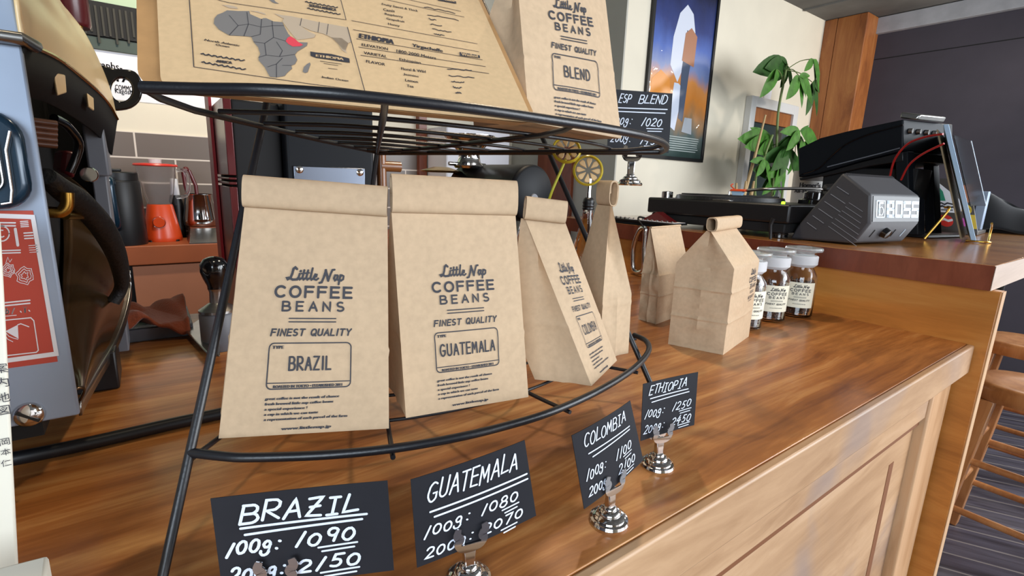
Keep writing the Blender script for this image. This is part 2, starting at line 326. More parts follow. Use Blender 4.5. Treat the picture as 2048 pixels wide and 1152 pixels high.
# bar stools
def stool_parts(label, loc):
    t = thing('bar_stool', loc, label, 'stool', 'wooden bar stools beyond the bar')
    sx, sy, h = .15, .19, .62
    def sup(r, z, nn=40):
        out = []
        for k in range(nn):
            a = 2*pi*k/nn; c, s_ = cos(a), sin(a); e = .72
            out.append(V(r*sx*math.copysign(abs(c)**e, c), r*sy*math.copysign(abs(s_)**e, s_), z)+Vector(loc))
        return out
    mb = MB(); prof = [(.86, h-.02), (.96, h-.016), (1.0, h+.002), (1.0, h+.022), (.97, h+.034), (.9, h+.04), (.6, h+.034), (.0001, h+.03)]
    vs = []; fs = []; n = 40
    for r, z in prof: vs += sup(r, z)
    for i in range(len(prof)-1):
        for kk in range(n): fs.append((i*n+kk, i*n+(kk+1) % n, (i+1)*n+(kk+1) % n, (i+1)*n+kk))
    fs.append(tuple(range(n-1, -1, -1))); mb.add(vs, fs); mb.build('seat', M['stool'], t, smooth=50)
    L_ = Vector(loc); legs = {}
    for ix in (-1, 1):
        for iy in (-1, 1):
            top = L_+V(ix*.10, iy*.13, h-.018); bot = L_+V(ix*.155, iy*.185, 0); legs[ix, iy] = (top, bot)
            b = MB(); w_ = .0215
            lo = [bot+V(a*w_, c*w_, 0) for a, c in ((-1, -1), (1, -1), (1, 1), (-1, 1))]; hi = [top+V(a*w_, c*w_, 0) for a, c in ((-1, -1), (1, -1), (1, 1), (-1, 1))]
            b.hexa(lo, hi).build('leg', M['stool'], t, bevel=.003)
    P = lambda k_, z: lerp(legs[k_][1], legs[k_][0], z/(h-.018))
    for a, b_, zs in (((-1, -1), (-1, 1), (.2, .38)), ((1, -1), (1, 1), (.2, .38)), ((-1, -1), (1, -1), (.26, .44)), ((-1, 1), (1, 1), (.26, .44))):
        for z in zs: MB().tube([P(a, z), P(b_, z)], .012, 10).build('rung', M['stool'], t)
    return t
stool_parts('wooden bar stool nearest the bar end, seat seen from above', (2.30, .17, FZ))
stool_parts('wooden bar stool behind the nearer stool, partly under the bar end', (3.02, .30, FZ))

# ================================================================ lettering
_tc = {}
def text_mesh(body):
    """unit text: bounding box scaled to 0..1 x 0..1, plus its own aspect"""
    if body in _tc: return _tc[body]
    cu = bpy.data.curves.new('t', 'FONT'); cu.body = body; cu.size = 1; cu.resolution_u = 2
    o = bpy.data.objects.new('t', cu); C.objects.link(o); bpy.context.view_layer.update()
    me = o.evaluated_get(bpy.context.evaluated_depsgraph_get()).to_mesh()
    vs = [(v.co.x, v.co.y) for v in me.vertices]; fs = [tuple(p.vertices) for p in me.polygons]
    o.evaluated_get(bpy.context.evaluated_depsgraph_get()).to_mesh_clear(); bpy.data.objects.remove(o); bpy.data.curves.remove(cu)
    _tc[body] = (vs, fs); return vs, fs
def T(body, x0, x1, y0, y1, shear=0., bold=0.):
    vs, fs = text_mesh(body)
    if not vs: return []
    ax, bx = min(v[0] for v in vs), max(v[0] for v in vs); ay, by = min(v[1] for v in vs), max(v[1] for v in vs)
    h = y1-y0; wd = (x1-x0)-abs(shear)*h
    out = []
    for dx in ((-bold, 0, bold) if bold else (0,)):
        p = [((v[0]-ax)/(bx-ax)*wd+x0+shear*(v[1]-ay)/(by-ay)*h+dx, y0+(v[1]-ay)/(by-ay)*h) for v in vs]
        out.append((p, fs))
    return out
def stroke(pts, w_, step=.04, n=6):
    """a ribbon of even width with round ends, no face over another"""
    q = [pts[0]]
    for a, b in zip(pts, pts[1:]):
        d = math.hypot(b[0]-a[0], b[1]-a[1])
        if d < 1e-9: continue
        k = max(1, int(d/step)); q += [(a[0]+(b[0]-a[0])*i/k, a[1]+(b[1]-a[1])*i/k) for i in range(1, k+1)]
    if len(q) < 2: return []
    h = w_/2; tg = []
    for a, b in zip(q, q[1:]): d = math.hypot(b[0]-a[0], b[1]-a[1]); tg.append(((b[0]-a[0])/d, (b[1]-a[1])/d))
    vs = []; fs = []
    for i, p in enumerate(q):
        a = tg[max(0, i-1)]; b = tg[min(len(tg)-1, i)]; nx, ny = -(a[1]+b[1]), a[0]+b[0]; d = math.hypot(nx, ny)
        if d < .5: nx, ny = -a[1], a[0]; m_ = 1
        else: nx, ny = nx/d, ny/d; m_ = min(1.5, 2/d)
        vs += [(p[0]+nx*h*m_, p[1]+ny*h*m_), (p[0]-nx*h*m_, p[1]-ny*h*m_)]
    for i in range(len(q)-1): fs.append((2*i, 2*i+1, 2*i+3, 2*i+2))
    for p, t, i0, i1, sg in ((q[0], tg[0], 0, 1, -1), (q[-1], tg[-1], len(vs)-2, len(vs)-1, 1)):
        k0 = len(vs); an = math.atan2(t[1], t[0])
        for k in range(1, n): g = an+(pi/2-pi*k/n)*sg*1 + (0 if sg > 0 else pi) ; vs.append((p[0]+cos(g)*h, p[1]+sin(g)*h))
        ring = [i0]+([k0+k for k in range(n-1)] if sg > 0 else [k0+n-2-k for k in range(n-1)])+[i1]
        if sg < 0: ring = [i0]+list(range(k0, k0+n-1))+[i1]
        fs.append(tuple(ring))
    return [(vs, fs)]
def arc(cx, cy, rx, ry, a0, a1, n=10): return [(cx+rx*cos(radians(a0+(a1-a0)*i/n)), cy+ry*sin(radians(a0+(a1-a0)*i/n))) for i in range(n+1)]
G = {  # single-stroke capitals and figures, box .6 wide and 1 high
 'A': [[(0, 0), (.3, 1), (.6, 0)], [(.12, .35), (.48, .35)]],
 'B': [[(0, 0), (0, 1)], [(0, 1), (.3, 1)]+arc(.3, .76, .22, .24, 90, -90, 8)+[(0, .52)], [(0, .52)]+arc(.34, .26, .26, .26, 90, -90, 8)+[(0, 0)]],
 'C': [arc(.33, .5, .33, .5, 48, 312, 14)],
 'D': [[(0, 0), (0, 1)], [(0, 1), (.15, 1)]+arc(.15, .5, .42, .5, 90, -90, 12)+[(0, 0)]],
 'E': [[(.5, 1), (0, 1), (0, 0), (.5, 0)], [(0, .52), (.45, .52)]],
 'F': [[(.5, 1), (0, 1), (0, 0)], [(0, .52), (.45, .52)]],
 'G': [arc(.33, .5, .33, .5, 50, 320, 14)+[(.6, .45), (.36, .45)]],
 'H': [[(0, 0), (0, 1)], [(.55, 0), (.55, 1)], [(0, .5), (.55, .5)]],
 'I': [[(.25, 0), (.25, 1)], [(.05, 1), (.45, 1)], [(.05, 0), (.45, 0)]],
 'L': [[(.08, 1), (0, 0), (.55, .04)]],
 'M': [[(0, 0), (.06, 1), (.32, .3), (.6, 1), (.66, 0)]],
 'N': [[(0, 0), (0, 1), (.55, 0), (.55, 1)]],
 'O': [arc(.32, .5, .32, .5, 90, 450, 18)],
 'P': [[(0, 0), (0, 1), (.3, 1)]+arc(.3, .74, .24, .26, 90, -90, 8)+[(0, .48)]],
 'R': [[(0, 0), (0, 1), (.3, 1)]+arc(.3, .74, .24, .26, 90, -90, 8)+[(.05, .48), (.58, 0)]],
 'S': [arc(.28, .75, .24, .25, 50, 270, 9)+arc(.28, .25, .26, .25, 90, -140, 9)],
 'T': [[(0, 1), (.6, 1)], [(.3, 1), (.28, 0)]],
 'U': [[(0, 1), (0, .3)]+arc(.27, .28, .27, .28, 180, 360, 8)+[(.54, 1)]],
 'Z': [[(.03, .95), (.55, 1), (.05, .05), (.6, 0)], [(.12, .5), (.5, .52)]],
 '0': [arc(.28, .45, .26, .42, 100, 460, 14)],
 '1': [[(.36, 1), (.1, 0)]],
 '2': [arc(.28, .7, .24, .28, 160, -30, 8)+[(.02, .05), (.58, .04)]],
 '4': [[(.34, 1), (.0, .35), (.56, .38)], [(.42, .7), (.3, -.08)]],
 '5': [[(.55, 1), (.2, .98), (.12, .56)]+arc(.25, .32, .25, .28, 100, -130, 8)],
 '7': [[(.05, .9), (.55, .95), (.2, 0)]],
 '8': [arc(.3, .74, .2, .23, -70, 290, 12), arc(.28, .26, .25, .26, 75, 435, 12)],
 '9': [arc(.3, .7, .22, .26, 20, 380, 12)+[(.42, .05)]],
 'g': [arc(.26, .58, .2, .24, 30, 390, 10)+[(.44, .1)]+arc(.2, .05, .24, .26, 20, -190, 8)],
 ':': [[(.2, .72), (.24, .7)], [(.12, .2), (.16, .18)]],
 ' ': []}
WD = {'I': .5, '1': .42, ':': .4, ' ': .4, 'M': .74, 'L': .55, 'E': .52, 'F': .52, 'O': .66, 'C': .62, 'G': .66}
def hand(body, x0, x1, y0, y1, wdt, shear=.25, jit=.02, gap=.16, rise=0., seed=1):
    rnd = random.Random(seed); tot = sum(WD.get(c, .6)+gap for c in body)-gap; sx = (x1-x0-shear*(y1-y0))/tot; h = y1-y0; x = 0; out = []
    for c in body:
        dy = rnd.uniform(-jit, jit)*2.5; sc = 1+rnd.uniform(-jit, jit)*2
        for st in G[c]:
            pts = []
            for px, py in st:
                yy = (py*sc+dy)*h; xx = x0+(x+px)*sx+shear*yy
                pts.append((xx+rnd.uniform(-jit, jit)*h*.4, y0+yy+rise*(x/tot)+rnd.uniform(-jit, jit)*h*.4))
            out += stroke(pts, wdt, .02)
        x += WD.get(c, .6)+gap
    return out
SCRIPT = [([(1.6, 1.75), (1.3, 2.0), (1.0, 1.75), (.85, 1.), (.6, .35), (.15, .1), (.0, .3), (.4, .35), (1.0, .05), (1.7, .1), (1.95, .4)], .3),
 ([(2.1, 1.0), (1.95, .4), (2.15, .12), (2.4, .3)], .26), ([(2.22, 1.4), (2.27, 1.45)], .3),
 ([(2.85, 1.6), (2.6, .4), (2.8, .12), (3.05, .3)], .26), ([(2.4, 1.05), (3.7, 1.2)], .2),
 ([(3.5, 1.6), (3.25, .4), (3.45, .12), (3.7, .3)], .26),
 ([(4.25, 1.95), (3.95, .4), (4.15, .12), (4.4, .3)], .26),
 ([(4.5, .5), (4.95, .65), (5.0, .95), (4.75, 1.0), (4.55, .6), (4.65, .2), (4.95, .1), (5.3, .35)], .24),
 ([(5.55, -.35), (5.9, -.25), (6.2, .5), (6.55, 1.75)], .28), ([(6.5, 1.7), (6.75, .9), (7.0, .05)], .32), ([(7.0, .05), (7.35, 1.1), (7.65, 1.8), (8.0, 1.85)], .26),
 ([(8.55, .95), (8.15, .95), (7.95, .45), (8.15, .1), (8.45, .35), (8.62, .95), (8.5, .3), (8.75, .15)], .25),
 ([(9.05, 1.0), (8.8, -.5)], .26), ([(9.0, .7), (9.3, 1.0), (9.6, .85), (9.55, .35), (9.2, .1), (8.95, .25)], .24)]
def little_nap(x0, x1, y0, h, slant=.0):
    s = (x1-x0)/9.7; v = h/1.6; out = []
    for pts, w_ in SCRIPT: out += stroke([(x0+p[0]*s, y0+p[1]*v+slant*(p[0]/9.7)) for p in pts], w_*s*1.3, .02)
    return out
G['|'] = [[(.1, 0), (.1, 1)]]; G['Q'] = [arc(.32, .5, .32, .5, 90, 450, 18), [(.38, .25), (.66, -.04)]]; G['Y'] = [[(0, 1), (.29, .5), (.58, 1)], [(.29, .5), (.29, 0)]]; WD['Q'] = .66; G['z'] = [[(.02, 1), (.55, 1), (.02, 0), (.57, 0)]]; G['l'] = [[(0, 1), (0, 0), (.48, 0)]]; G['u'] = G['U']; WD['|'] = .2; WD['l'] = .5
def caps(body, x0, x1, y0, y1, wf=.2, gap=.3): return hand(body.replace('I', '|').replace('Z', 'z').replace('L', 'l'), x0, x1, y0, y1, (y1-y0)*wf, 0, 0, gap)
def rrect(x0, x1, y0, y1, r, w_):
    pts = arc(x1-r, y1-r, r, r, 90, 0, 5)+arc(x1-r, y0+r, r, r, 0, -90, 5)+arc(x0+r, y0+r, r, r, 270, 180, 5)+arc(x0+r, y1-r, r, r, 180, 90, 5); pts.append(pts[0])
    return stroke(pts, w_)
def header(x0=.0):
    P = little_nap(.325, .70, .945, .062)
    P += caps('COFFEE', .26, .755, .842, .905, .245) + caps('BEANS', .313, .708, .758, .812, .225, .5)
    P += stroke([(.36, .711), (.655, .711)], .0075)+stroke([(.36, .690), (.655, .690)], .0075)
    P += hand('F|NEST QUAl|TY', .252, .758, .606, .645, .0098, .2, 0, .27)
    return P
def bag_design(name, wname):
    P = header()
    P += rrect(.248, .757, .282, .56, .03, .0075)+stroke([(.25, .318), (.755, .318)], .006)
    P += T('TYPE', .268, .336, .526, .545, .0, .0028)
    P += caps(name, .505-wname/2, .505+wname/2, .395, .475, .15, .28)
    P += T('ROASTED IN TOKYO • ESTABLISHED 2011', .29, .705, .288, .305, 0, .0022)
    for i, (t_, x1) in enumerate((('great coffee is not the result of chance', .69), ('fresh brewed little nap coffee beans', .655), ('a special experience !', .50), ('a cup in which we can taste', .565), ('a representation of each parcel of the farm', .742))):
        y = .212-i*.0315; P += T(t_, .247, x1, y, y+.021, .15, .0022)
    P += T('www.littlenap.jp', .352, .645, .024, .047, .1, .003)
    return P
def print_mesh(name, P, fn, mtl, parent, loc=None):
    mb = MB()
    for vs, fs in P: mb.add([fn(*p) for p in vs], fs)
    return mb.build(name, mtl, parent, smooth=0, fix=False, loc=loc)

# ================================================================ paper bags
def noisy(p, n, amp, sc, seed):
    q = p*sc+V(seed*7.3, seed*3.1, seed*1.7)
    return p+n*(noise.noise(q)*amp+noise.noise(q*2.7)*amp*.4)
class Bag:
    """levels: (t, FL, FR, BR, BL, gusset pinch) from the base up, t in 0..1"""
    def __init__(s, name, label, levels, roll_up, group, seed, roll=(.006, .018, .0011, 1.75), bulge=.003, crumple=.0012, creases=(.36,), ca=.0015):
        s.lv = levels; s.seed = seed; s.bulge = bulge; s.amp = crumple; s.cr = creases; s.ca = ca
        b = [levels[0][i] for i in (1, 2, 3, 4)]; loc = sum((Vector(p) for p in b), V(0, 0, 0))/4; loc.z = min(p.z for p in b)
        s.root = thing(name, loc, label, 'coffee bag', group)
        mb = MB(); nv = 60; nf, ns = 16, 10; rings = []
        for j in range(nv+1):
            t = j/nv; FL, FR, BR, BL, g = s.level(t); ring = []
            for i in range(nf): ring.append(s.front(i/nf, t, raw=True))
            cc = (FL+FR+BR+BL)/4
            for i in range(ns):
                q = i/ns; p = lerp(FR, BR, q); inn = (cc-lerp(FR, BR, .5)); inn = inn.normalized() if inn.length > 1e-6 else inn
                p = p+inn*g*(1-abs(2*q-1))-inn*(s.crease(t)+s.ca*1.1*math.exp(-((q-.5)/.06)**2)*(1 if t < .7 else 0)); ring.append(noisy(p, -inn, s.amp*1.9*min(1, 6*q*(1-q)*1.3), 22, seed+1))
            for i in range(nf):
                q = i/nf; p = lerp(BR, BL, q); n_ = (BL-BR).cross(V(0, 0, 1)).normalized(); ring.append(noisy(p, n_, s.amp*min(1, 5*q*(1-q)), 18, seed+2))
            for i in range(ns):
                q = i/ns; p = lerp(BL, FL, q); inn = (cc-lerp(FL, BL, .5)); inn = inn.normalized() if inn.length > 1e-6 else inn
                p = p+inn*g*(1-abs(2*q-1))-inn*(s.crease(t)+s.ca*1.1*math.exp(-((q-.5)/.06)**2)*(1 if t < .7 else 0)); ring.append(noisy(p, -inn, s.amp*1.9*min(1, 6*q*(1-q)*1.3), 22, seed+3))
            rings.append(ring)
        n = len(rings[0]); vs = [p for r in rings for p in r]
        fs = [(j*n+i, j*n+(i+1) % n, (j+1)*n+(i+1) % n, (j+1)*n+i) for j in range(nv) for i in range(n)]+[tuple(range(n-1, -1, -1)), tuple(nv*n+i for i in range(n))]
        mb.add(vs, fs); mb.build('paper_body', M['kraft'], s.root, smooth=28)
        # rolled-down top: a flattened spiral of one sheet
        if roll_up is not None:
            FL, FR, BR, BL, g = s.level(1.); up = Vector(roll_up); hh = up.length; uu = up.normalized(); a = (FR-FL); wd = a.length; a = a.normalized(); nn = a.cross(uu).normalized()
            rt, _, th, turns = roll; mid = uu*(hh/2-.001)+nn*(rt*.35)
            sec = []
            for k in range(int(turns*28)+1):
                an = -pi/2+2*pi*k/28; sh = 1-.30*k/(turns*28)
                x = math.copysign(abs(cos(an))**.75, cos(an))*rt*sh; y = math.copysign(abs(sin(an))**.6, sin(an))*hh/2*(sh*.35+.65) 
                sec.append(nn*x+uu*y)
            rb = MB(); K = 10
            for side in (0, 1):
                for k in range(K+1):
                    for q in sec:
                        nrm = (q-V(0, 0, 0)).normalized(); p = lerp(FL, FR, k/K)+(BL-FL)*.5+mid+q+nrm*(-th*side)
                        rb.v.append(noisy(p, nn, s.amp*.7, 30, seed+5))
            m_ = len(sec); off = (K+1)*m_
            for k in range(K):
                for i in range(m_-1):
                    f_ = (k*m_+i, (k+1)*m_+i, (k+1)*m_+i+1, k*m_+i+1); rb.f.append(f_); rb.f.append(tuple(off+z for z in reversed(f_))); rb.mi += [0, 0]
                for i in (0, m_-1): rb.f.append((k*m_+i, (k+1)*m_+i, off+(k+1)*m_+i, off+k*m_+i)); rb.mi.append(0)
            for k in (0, K):
                for i in range(m_-1): rb.f.append((k*m_+i, k*m_+i+1, off+k*m_+i+1, off+k*m_+i)); rb.mi.append(0)
            rb.build('rolled_top', M['kraft'], s.root, smooth=45)
    def level(s, t):
        lv = s.lv
        for a, b in zip(lv, lv[1:]):
            if t <= b[0]+1e-9:
                k = (t-a[0])/(b[0]-a[0]); return tuple(lerp(Vector(a[i]), Vector(b[i]), k) for i in (1, 2, 3, 4))+(a[5]+(b[5]-a[5])*k,)
        b = lv[-1]; return tuple(Vector(b[i]) for i in (1, 2, 3, 4))+(b[5],)
    def crease(s, t): return sum(s.ca*math.exp(-((t-c)/.009)**2) for c in s.cr)
    def front(s, u, t, raw=False, off=0.):
        t = max(0, min(1, t)); FL, FR, BR, BL, g = s.level(t); p = lerp(FL, FR, u); e = .02
        A = s.level(max(0, t-e)); B = s.level(min(1, t+e)); upv = (lerp(B[0], B[1], .5)-lerp(A[0], A[1], .5)); n_ = (FR-FL).cross(upv).normalized()
        k = max(0, 4*u*(1-u)); b_ = s.bulge*k*sin(pi*min(1, t*1.0))
        for c in s.cr: b_ += s.ca*.85*math.exp(-((t-c)/.009)**2)*(1-.4*k)
        edge = min(1, 8*u*(1-u))*min(1, 12*t*(1-t)+.1) if 0 < u < 1 else 0
        p = noisy(p+n_*b_, n_, s.amp*edge, 20, s.seed)
        return p+n_*off
    def printed(s, P, hv, face='front', part='printed_design'):
        print_mesh(part, P, lambda u, v: s.front(u, v/hv, off=.0007), M['ink'], s.root)
def pair(L, R, pl, pr, k):
    """points on the rays through pl, pr whose horizontal gap is k times that of L, R"""
    a, b = ray(*pl), ray(*pr); dx, dy = (R-L).x*k, (R-L).y*k
    det = b.x*(-a.y)+a.x*b.y; tb = (dx*(-a.y)+a.x*dy)/det; ta = (b.x*dy-b.y*dx)/det
    return O+a*ta, O+b*tb
def rack_bag(name, label, L, R, tl, tr, k, depth, rup, seed, group, tg=.02, dv=None, tops=None, **kw):
    TL, TR = tops if tops else pair(L, R, tl, tr, k)
    d = V(-(R-L).y, (R-L).x, 0).normalized()
    if d.y < 0: d = -d
    if dv is not None: d = dv.normalized()
    lv = []
    for t in (0, .12, .3, .5, .7, .85, 1):
        dd = depth*(1-.93*max(0, (t-.3)/.7)**1.15) if t > .3 else depth
        FL, FR = lerp(L, TL, t), lerp(R, TR, t)
        back = d*dd
        lv.append((t, FL, FR, FR+back, FL+back, .002+tg*t*(1-t*.55)))
    print(name, 'W', round((R-L).length, 3), 'TL', [round(x, 3) for x in TL], 'TR', [round(x, 3) for x in TR])
    up = rup
    if not isinstance(rup, Vector):
        tm = lerp(TL, TR, .5); n_ = d
        pt = atp(*rup, tm+d*.003, (TR-TL).cross(V(0, 0, 1))); up = pt-tm; up = up-(TR-TL).normalized()*up.dot((TR-TL).normalized())
    return Bag(name, label, lv, up, group, seed, **kw)

# ================================================================ the wire rack
ZL, ZU = .09, .347
low = [(380, 905), (440, 912), (500, 915), (650, 910), (785, 897), (900, 878), (1000, 855), (1100, 825), (1200, 780), (1270, 735), (1297, 702), (1292, 682), (1268, 670)]
upp = [(285, 175), (400, 178), (520, 180), (650, 187), (770, 198), (900, 212), (1000, 225), (1100, 240), (1200, 255), (1280, 270), (1323, 284), (1333, 296), (1322, 304)]
LOW = catmull([atz(x, y, ZL) for x, y in low], 6); UPP = catmull([atz(x, y, ZU) for x, y in upp], 6)
CU = V(.2835, .73, .336); CL = V(.275, .745, .083)
rack = thing('wire_display_rack', V(.28, .5, 0), 'black two-tier wire rack holding the kraft coffee bags', 'rack')
MB().tube(LOW, .0037, 10).build('lower_rim', M['wire'], rack, smooth=60)
MB().tube(UPP+[lerp(UPP[-1], V(.2835, .73, .336), k/4) for k in (1, 2, 3, 4)], .0037, 10).build('upper_rim', M['wire'], rack, smooth=60)
def ring_at(R_, px, z):                       # rim point nearest to a pixel
    p = atz(px[0], px[1], z); return min(R_, key=lambda q: (q-p).length)
# lower tier
for px in ((380, 905), (787, 897), (1128, 815), (1268, 738), (1268, 670)):
    p = ring_at(LOW, px, ZL); e = V(0, 0, -.0058)
    ins = lerp(p, CL, .03); out = p+(p-CL).normalized()*.004
    MB().tube([out+e, ins+e, lerp(p, CL, .08)+V(0, 0, -.006), lerp(p, CL, .6)+V(0, 0, -.003), CL], .0021, 8).build('spoke', M['wire'], rack, smooth=60)
for f_ in (.14, .27, .40, .54, .70):
    MB().tube([lerp(p, CL, f_)+V(0, 0, -.0052*(1-f_)) for p in LOW[2:-4:2]], .0018, 8).build('floor_wire', M['wire'], rack, smooth=60)
# upper tier
for px in ((285, 175), (770, 198), (1160, 248), (1326, 288)):
    p = ring_at(UPP, px, ZU)
    MB().tube([p, lerp(p, CU, .03)+V(0, 0, -.0035), lerp(p, CU, .10)+V(0, 0, -.0055), lerp(p, CU, .55)+V(0, 0, -.0035), CU], .0024, 8).build('spoke', M['wire'], rack, smooth=60)
for f_ in (.15, .29, .42, .54, .66, .78, .89):
    MB().tube([lerp(p, CU, f_)+V(0, 0, -.003*(1-f_)) for p in UPP[1:-9:2]], .0019, 8).build('floor_wire', M['wire'], rack, smooth=60)
# legs run on upward and lean together
A1 = ring_at(LOW, (380, 905), ZL); A2 = O+(V(.086, .478, .34)-O)*1.16; B1 = atz(1268, 692, ZL); B2 = O+(V(.437, .518, .337)-O)*1.15
for a, b in ((A1, A2), (B1, B2), (V(.27, .80, .09), CU+V(0, .0, .0))):
    d = (b-a)/(b.z-a.z); MB().tube([a+d*(.002-a.z), a, b, a+d*(.66-a.z)], .0036, 10).build('leg', M['wire'], rack, smooth=60)
MB().tube(catmull([A1+(A2-A1)/(A2.z-A1.z)*(.66-ZL), B1+(B2-B1)/(B2.z-B1.z)*(.66-ZL), V(.27, .80, .09)+(CU-V(.27, .80, .09))/(CU.z-.09)*(.66-.09)], 8, True), .0035, 8, True).build('top_ring', M['wire'], rack)

ZB = ZL-.0015; GB = 'printed kraft coffee bags on the wire rack'
L, R = atz(437, 877, ZB), atz(778, 857, ZB)
b1 = rack_bag('coffee_bag', 'kraft coffee bag stamped BRAZIL, leftmost on the lower tier', L, R, (489, 412), (775, 432), .85, .050, (632, 358), 1, GB, dv=V(.14, 1, 0))
b1.printed(bag_design('BRAZIL', .255), 1.38)
L, R = atz(812, 836, ZB), atz(1057, 794, ZB)
b2 = rack_bag('coffee_bag', 'kraft coffee bag stamped GUATEMALA in the middle of the lower tier', L, R, (783, 424), (1031, 430), .97, .075, (905, 351), 2, GB)
b2.printed(bag_design('GUATEMALA', .44), 1.38)
L, R = atz(1183, 772, ZB), atz(1234, 721, ZB+.005)
ct_ = O+(b2.lv[-1][2]-O)*1.05; ctl = O+ray(1050, 437)*((ct_-O).dot(fwd)); ctr = atz(1131, 446, ctl.z-.004)
print('col top', ctl, ctr, (ctr-ctl).length, (R-L).length)
b3 = rack_bag('coffee_bag', 'kraft coffee bag stamped COLOMBIA, turned to the right on the lower tier', L, R, (1038, 430), (1112, 443), .97, .062, (1068, 391), 3, GB, dv=V(-.052, .058, 0), tops=(ctl, ctr))
b3.printed(bag_design('COLOMBIA', .40), 1.38)

# ---------------------------------------------------------------- side-on bag on the lower tier
def corner_bag(name, label, NR, NL, far, zt, top_mid, roll_h, seed, group, tw=.92, gus=.012, shoulder=.55, roll=(.007, .018, .0011, 1.75), pr=None, **kw):
    """a bag seen on its narrow gusset side; NR-NL is that side, far the vector along the wide side, top_mid the near end of the folded top"""
    far = Vector(far); nd = (NL-NR); lv = []; U = V(0, 0, 1); top = Vector(top_mid); mid0 = lerp(NR, NL, .5)
    for t in (0, .15, .35, shoulder, .75, .9, 1):
        k = 0 if t <= shoulder else ((t-shoulder)/(1-shoulder))
        a = lerp(NR, mid0, k*.93); b = lerp(NL, mid0, k*.93)
        c = lerp(V(0, 0, 0), top-mid0, t); c.z = 0
        if t <= shoulder: c = c*.3
        else: c = V(0, 0, 0)+V((top-mid0).x, (top-mid0).y, 0)*(.3*shoulder+(1-.3*shoulder)*k)
        h = U*((top.z-NR.z)*t); f = far*(1-(1-tw)*k)
        a1, b1 = a+c+h, b+c+h
        lv.append((t, a1, a1+f, b1+f, b1, .001+gus*k*(1.6-k*.9)))
    return Bag(name, label, lv, U*roll_h, group, seed, roll=roll, **kw)
NR = V(.489, .403, .0885); NL = NR+V(-.052, .0, 0)
b4 = corner_bag('coffee_bag', 'kraft coffee bag on the lower tier seen from its narrow side, rightmost on the rack', NR, NL, V(.24, .970, 0)*.072, 0, aty(1222, 412, .425), .032, 4, GB, gus=.018, shoulder=.42, tw=.42)

# ---------------------------------------------------------------- bags standing on the counter
c0, c1 = atz(1446, 710), atz(1336, 688)
wide = V(.97, .235, 0).normalized()*.165
b5 = corner_bag('coffee_bag', 'big kraft coffee bag with rolled top standing on the counter in front of the jars', c0, c1, wide, 0, aty(1417, 462, .515), .026, 5, 'kraft coffee bags standing on the counter', tw=.9, gus=.014, shoulder=.72, roll=(.011, .018, .0013, 1.6), creases=(.27, .52), crumple=.0030, ca=.0026)
PJ = [q for q in header()]
wj = lambda u, v: b5.front(.50+(u-.05)*.55, .395+(v-.6)*.64, off=.0008)
print_mesh('printed_design', PJ+T('www.littlenap.jp', .33, .68, .565, .585, .1, .0018), wj, M['ink'], b5.root)
d0, d1 = atz(1311, 649), atz(1262, 640)
b6 = corner_bag('coffee_bag', 'crumpled kraft coffee bag with its top folded flat, behind the big counter bag', d0, d1+V(.02, -.005, 0), V(.985, .17, 0).normalized()*.15, 0, aty(1300, 456, .71), .004, 6, 'kraft coffee bags standing on the counter', tw=.95, gus=.02, shoulder=.5, roll=(.003, .01, .001, 1.2), creases=(.3, .52), crumple=.005, ca=.0026)

# ---------------------------------------------------------------- upper tier: BLEND bag and the printed map pouch
ZP = .3490
L, R = atz(1058, 244, ZP), atz(1243, 277, ZP)
b7 = rack_bag('coffee_bag', 'kraft coffee bag stamped BLEND on the right of the upper tier', L, R, (1030, -95), (1203, -70), .93, .07, V(0, .004, .033), 7, 'kraft coffee bags on the upper tier', tg=.02, dv=V(-.15, 1, 0))
b7.printed(bag_design('BLEND', .28), 1.38)

p0 = atz(322, 174, .350); p1 = atz(1068, 246, .3448); 
q0, q1 = pair(p0, p1, (314, 0), (957, 0), .985)
PU = (p1-p0).normalized(); q0p = q0; PN = PU.cross(((q0+q1)-(p0+p1)).normalized()).normalized(); PVv = PN.cross(PU).normalized()
if PVv.z < 0: PVv = -PVv
if PN.y > 0: PN = -PN
def pp(x, y): P = atp(x, y, p0, PN); return ((P-p0).dot(PU), (P-p0).dot(PVv))
def pw(u, v): return p0+PU*u+PVv*v+PN*.0006
MW = (p1-p0).length; ml, mr = pp(314, 0), pp(957, 0)
slopeL = ml[0]/ml[1]; slopeR = (mr[0]-MW)/mr[1]; MH = .30
print('map panel', MW, MH, ml, mr, p0, p1)
mp = thing('map_pouch', p0+PU*MW*.5, 'large kraft pouch printed with an Africa map and tasting notes on the upper tier', 'pouch')
def outline(il=0., ir=0., ib=0., rr=.014):
    a = (il, ib); b = (MW-ir, ib); c = (MW+slopeR*MH-ir, MH); d = (slopeL*MH+il, MH); out = []
    for P_, A_, B_ in ((a, d, b), (b, a, c), (c, b, d), (d, c, a)):
        va = Vector((A_[0]-P_[0], A_[1]-P_[1])).normalized(); vb = Vector((B_[0]-P_[0], B_[1]-P_[1])).normalized()
        for k in range(6):
            t = k/5; q = (Vector(P_)+va*rr*(1-t)**2+vb*rr*t**2) if True else 0
            out.append((q.x, q.y))
    return out
mb = MB(); ol = outline(-.0125, -.0045, -.001, .016); depth = .020; PH = V(-PN.x, -PN.y, 0).normalized()
def pl(u, v, d): return p0+PU*u+PVv*v+PH*(.0015+d*max(.1, 1-v/MH*.85))
layers = [(0, 0), (.0012, .0), (.35, -.001), (.65, -.001), (.98, 0), (1, .0)]
n = len(ol); vs = []
for dd, ins in layers: vs += [pl(u, v, dd*depth) for u, v in ol]
fs = [(j*n+i, j*n+(i+1) % n, (j+1)*n+(i+1) % n, (j+1)*n+i) for j in range(len(layers)-1) for i in range(n)]+[tuple(range(n)), tuple((len(layers)-1)*n+i for i in range(n-1, -1, -1))]
